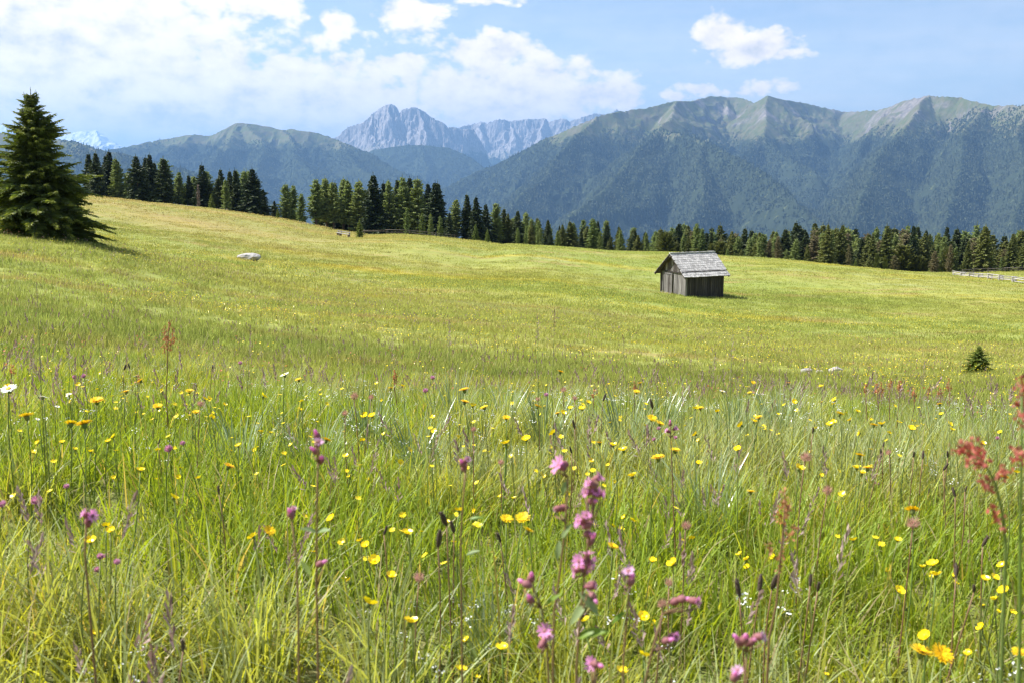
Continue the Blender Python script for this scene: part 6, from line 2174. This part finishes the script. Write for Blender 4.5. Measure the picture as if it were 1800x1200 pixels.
def sedge(u, v, hpx, seed, label, n=90):
    b = hit(u, v, 1.0, 12.0)
    hgt = hpx / F * b[1] * 1.25
    rng = np.random.default_rng(seed)
    g = Geo()
    for i in range(n):
        a, r = rng.uniform(0, 6.283), hgt * 0.16 * math.sqrt(rng.random())
        blade_geo(g, np.array([r * math.cos(a), r * math.sin(a), -0.02]), hgt * rng.uniform(0.65, 1.25), rng.uniform(0.004, 0.0070), a + rng.normal(0, 0.5), abs(rng.normal(0.18, 0.16)), rng.uniform(0.15, 1.15), 6)
    o = add_obj('sedge_tuft', g.mesh('sedge_tuft', M['sedge']), loc=b)
    tag(o, label, 'grass', 'blue-green sedge tufts')


for i, (u, v, hp, lab) in enumerate(((420, 850, 130, 'blue-green sedge tuft at left middle with pale arching blades'), (560, 850, 120, 'sedge tuft behind the tall single-stalked campion'), (650, 800, 110, 'sedge tuft left of centre, below pink seed heads'),
                                     (735, 850, 120, 'long-bladed sedge tuft left of centre, below the yellow flowers'), (800, 760, 95, 'upright sedge tuft rising at the crest left of centre'), (885, 770, 90, 'sedge tuft right of the upright one near the crest'),
                                     (960, 800, 110, 'sedge tuft behind the nodding campion'), (1100, 810, 120, 'dark green sedge tuft right of the campion tops'), (1160, 780, 100, 'sedge tuft amid yellow flowers right of centre'),
                                     (1250, 960, 150, 'large sedge tuft in the right middle foreground'), (1290, 800, 100, 'sedge tuft behind the right foreground'), (1370, 790, 100, 'pale sedge tuft at right middle'),
                                     (1760, 830, 110, 'sedge tuft behind the red sorrel'), (860, 1190, 150, 'broad-bladed sedge tuft at the bottom front left of the campions'), (1640, 790, 80, 'sedge tuft near the right crest'))):
    sedge(u, v, hp, 800 + i, lab)


# ------------------------------------------------------------------ small flowers beyond counting
def scatter_flowers():
    def unit_flower(seed, head, hgt, mats, n=5, spread=0.10, size=0.010):
        rng = np.random.default_rng(seed)
        g = Geo()
        for i in range(n):
            a, r = rng.uniform(0, 6.28), spread * math.sqrt(rng.random())
            b = np.array([r * math.cos(a), r * math.sin(a), 0.0])
            h = hgt * rng.uniform(0.7, 1.15)
            tip = b + [rng.normal(0, 0.03), rng.normal(0, 0.03), h]
            g.tube([b, (b + tip) / 2 + rng.normal(0, 0.006, 3), tip], [0.0011, 0.0010, 0.0008], 3, 1, False)
            nr = np.array([rng.normal(0, 0.35), rng.normal(-0.1, 0.35), 1.0])
            if head == 'disc':
                flower_disc(g, tip, nr, size * rng.uniform(0.8, 1.2), 9, 0, 0.25, rng, False)
            else:
                for k in range(7):
                    c = tip + rng.normal(0, size * 0.9, 3) * [1, 1, 0.6]
                    flower_disc(g, c, nr + rng.normal(0, 0.3, 3), size * 0.22, 4, 0, 0.2, None, False)
        return g.mesh('small_flowers', mats)

    src = [unit_flower(900 + i, 'disc', 0.24, [M['buttercup'], M['stem']], 5, 0.12, 0.0078) for i in range(4)]
    p = np.concatenate([wedge_points(frng, 0.9, 5, 130), wedge_points(frng, 4.5, 12, 240)])
    k = vnoise(p[:, 0] / 1.6, p[:, 1] / 1.6, 31) + frng.normal(0, 0.1, len(p)) > 0.42
    p = p[k]
    n = len(p)
    scatter('small_yellow_flowers', p, frng.uniform(0, 6.28, n), frng.uniform(0.85, 1.15, n), frng.integers(0, 4, n), src, 'small yellow flowers strewn through the foreground grass', cat='flowers')
    src = [unit_flower(920 + i, 'umbel', 0.20, [M['white'], M['stem']], 7, 0.13, 0.010) for i in range(3)]
    p = np.concatenate([wedge_points(frng, 0.9, 6, 330), wedge_points(frng, 6, 12, 60)])
    k = vnoise(p[:, 0] / 0.8, p[:, 1] / 0.8, 41) > 0.55
    p = p[k]
    n = len(p)
    scatter('small_white_flowers', p, frng.uniform(0, 6.28, n), frng.uniform(0.8, 1.1, n), frng.integers(0, 3, n), src, 'tiny white bedstraw flowers low in the foreground grass', cat='flowers')
    # yellow and rusty specks on the slope further down
    def speck(seed, mats, n, spread, size, hgt):
        rng = np.random.default_rng(seed)
        g = Geo()
        for i in range(n):
            a, r = rng.uniform(0, 6.28), spread * math.sqrt(rng.random())
            c = np.array([r * math.cos(a), r * math.sin(a), hgt * rng.uniform(0.7, 1.2)])
            flower_disc(g, c, (rng.normal(0, 0.5), rng.normal(-0.3, 0.5), 1.0), size * rng.uniform(0.7, 1.3), 5, 0, 0.2, None, False)
        return g.mesh('flower_specks', mats)
    src = [speck(940 + i, [M['buttercup']], 16, 0.6, 0.011, 0.19) for i in range(4)]
    p = np.concatenate([wedge_points(frng, 12, 25, 380, 0.7), wedge_points(frng, 25, 70, 1700, 0.7)])
    k = vnoise(p[:, 0] / 9 + 3, p[:, 1] / 5, 51) + frng.normal(0, 0.13, len(p)) > 0.50
    p = p[k]
    n = len(p)
    s = np.clip(p[:, 1] / 28, 0.9, 1.7)
    scatter('slope_yellow_flowers', p, frng.uniform(0, 6.28, n), np.stack([s, s, np.ones(n)], 1), frng.integers(0, 4, n), src, 'yellow flowers dotting the slope beyond the crest', cat='flowers')
    src = [speck(960 + i, [M['sorrel2']], 12, 0.5, 0.010, 0.26) for i in range(3)]
    p = np.concatenate([wedge_points(frng, 6.5, 14, 120, 0.7), wedge_points(frng, 14, 60, 800, 0.7)])
    k = vnoise(p[:, 0] / 6 + 9, p[:, 1] / 3, 61) + frng.normal(0, 0.1, len(p)) > 0.55
    p = p[k]
    n = len(p)
    s = np.clip(p[:, 1] / 28, 0.8, 1.6)
    scatter('slope_rusty_sorrel', p, frng.uniform(0, 6.28, n), np.stack([s, s, np.ones(n)], 1), frng.integers(0, 3, n), src, 'rusty sorrel haze over the slope', cat='flowers')


scatter_flowers()


# ------------------------------------------------------------------ labels: say where each look-alike stands, by the nearest landmark
def pixel_of(o):
    q = np.array(o.location)
    head = [c for c in o.children if c.name.split('.')[0] in ('flower_head', 'seed_spike', 'crown')]
    if head and head[0].name.startswith('flower_head'):
        q = q + np.array(head[0].location)
    elif o.name.startswith(('spruce', 'larch', 'pine', 'young', 'dead')):
        q = q + np.array([0, 0, 6.0 * o.scale[2]])
    cp_, sp_ = math.cos(PITCH), math.sin(PITCH)
    f = q[1] * cp_ - q[2] * sp_
    return np.array([900 + F * q[0] / f, 600 - F * (q[1] * sp_ + q[2] * cp_) / f])


def relabel(shared, kind_word, marks, far):
    used = set(o.get('label') for o in bpy.data.objects)
    for o in [o for o in bpy.data.objects if o.get('label') in shared]:
        a = pixel_of(o)
        if not (-20 < a[0] < 1820 and -20 < a[1] < 1220):
            continue
        for (m, txt) in sorted(marks, key=lambda k: np.hypot(*((k[0] - a) * (1, 1.2))))[:5]:
            d = a - m
            r = np.hypot(*d)
            ang = math.degrees(math.atan2(-d[1], d[0])) % 360
            way = ('right of', 'above and right of', 'above', 'above and left of', 'left of', 'below and left of', 'below', 'below and right of')[int((ang + 22.5) // 45) % 8]
            dist = 'close ' if r < far else ('a little ' if r < 2.4 * far else 'some way ')
            lab = '%s %s%s the %s' % (kind_word(o), dist, way, txt)
            if lab not in used and len(lab.split()) <= 16:
                used.add(lab)
                o['label'] = lab
                break


FLOWER_MARKS = [((1040, 850), 'tallest campion tip'), ((1020, 990), 'tallest campion stalk'), ((985, 815), 'nodding campion'), ((925, 1025), 'campion buds'), ((1107, 1005), 'single pale campion'), ((1210, 1055), 'arching campion'),
                ((1310, 1125), 'purple-brown bud cluster'), ((557, 790), 'tall single-stalked campion'), ((512, 900), 'closed campion bud'), ((155, 905), 'wing-like campion'), ((818, 812), 'dark purple campion buds'),
                ((1700, 790), 'red sorrel'), ((1378, 900), 'orange-brown sorrel'), ((297, 590), 'upright thin sorrel'), ((1637, 1147), 'two biggest yellow flowers'), ((1604, 896), 'large yellow flower'),
                ((912, 918), 'three large yellow flowers'), ((137, 745), 'yellow flower pair'), ((15, 683), 'big daisy'), ((500, 658), 'sideways daisy'), ((64, 880), 'round clover head'), ((297, 789), 'larger clover head'),
                ((737, 1016), 'fluffy seed head'), ((1718, 635), 'young pine'), ((1440, 657), 'white stones'), ((1605, 922), 'brown fluffy seed head'), ((985, 653), 'lone yellow flower on the crest'), ((1157, 804), 'large yellow flower'),
                ((1455, 862), 'leaning brown seed head'), ((648, 1060), 'cupped yellow flower')]
FLOWER_MARKS = [(np.array(m, float), t) for m, t in FLOWER_MARKS]
relabel({'small cupped yellow buttercup in the foreground grass'}, lambda o: 'small cupped buttercup', FLOWER_MARKS, 45)
relabel({'flat yellow hawkbit flower on a thin stem in the foreground grass'}, lambda o: 'flat yellow hawkbit', FLOWER_MARKS, 45)
relabel({'dark brown plantain spike in the foreground grass'}, lambda o: 'dark plantain spike', FLOWER_MARKS, 45)
relabel({'rusty red sorrel stalk on the grass crest'}, lambda o: 'rusty sorrel stalk', FLOWER_MARKS, 30)
TREE_MARKS = [(pixel_of(o), o['label'].split(',')[0]) for o in bpy.data.objects if o.get('category') in ('tree', 'shrub') and o['label'] in {e[6] for e in FRONT + EDGE} and len(o['label'].split(',')[0].split()) < 11]
TREE_MARKS += [(np.array((1216, 450.0)), 'hut roof')]
TREE_WORD = {'spruce_tree': 'spruce', 'larch_tree': 'light larch', 'pine_tree': 'brownish pine', 'young_spruce': 'young spruce', 'young_larch': 'young larch'}
relabel({G1, G2, 'low bush or sapling at the foot of the right forest'}, lambda o: TREE_WORD.get(o.name.split('.')[0], 'conifer'), TREE_MARKS, 16)
print('objects', len(bpy.data.objects))
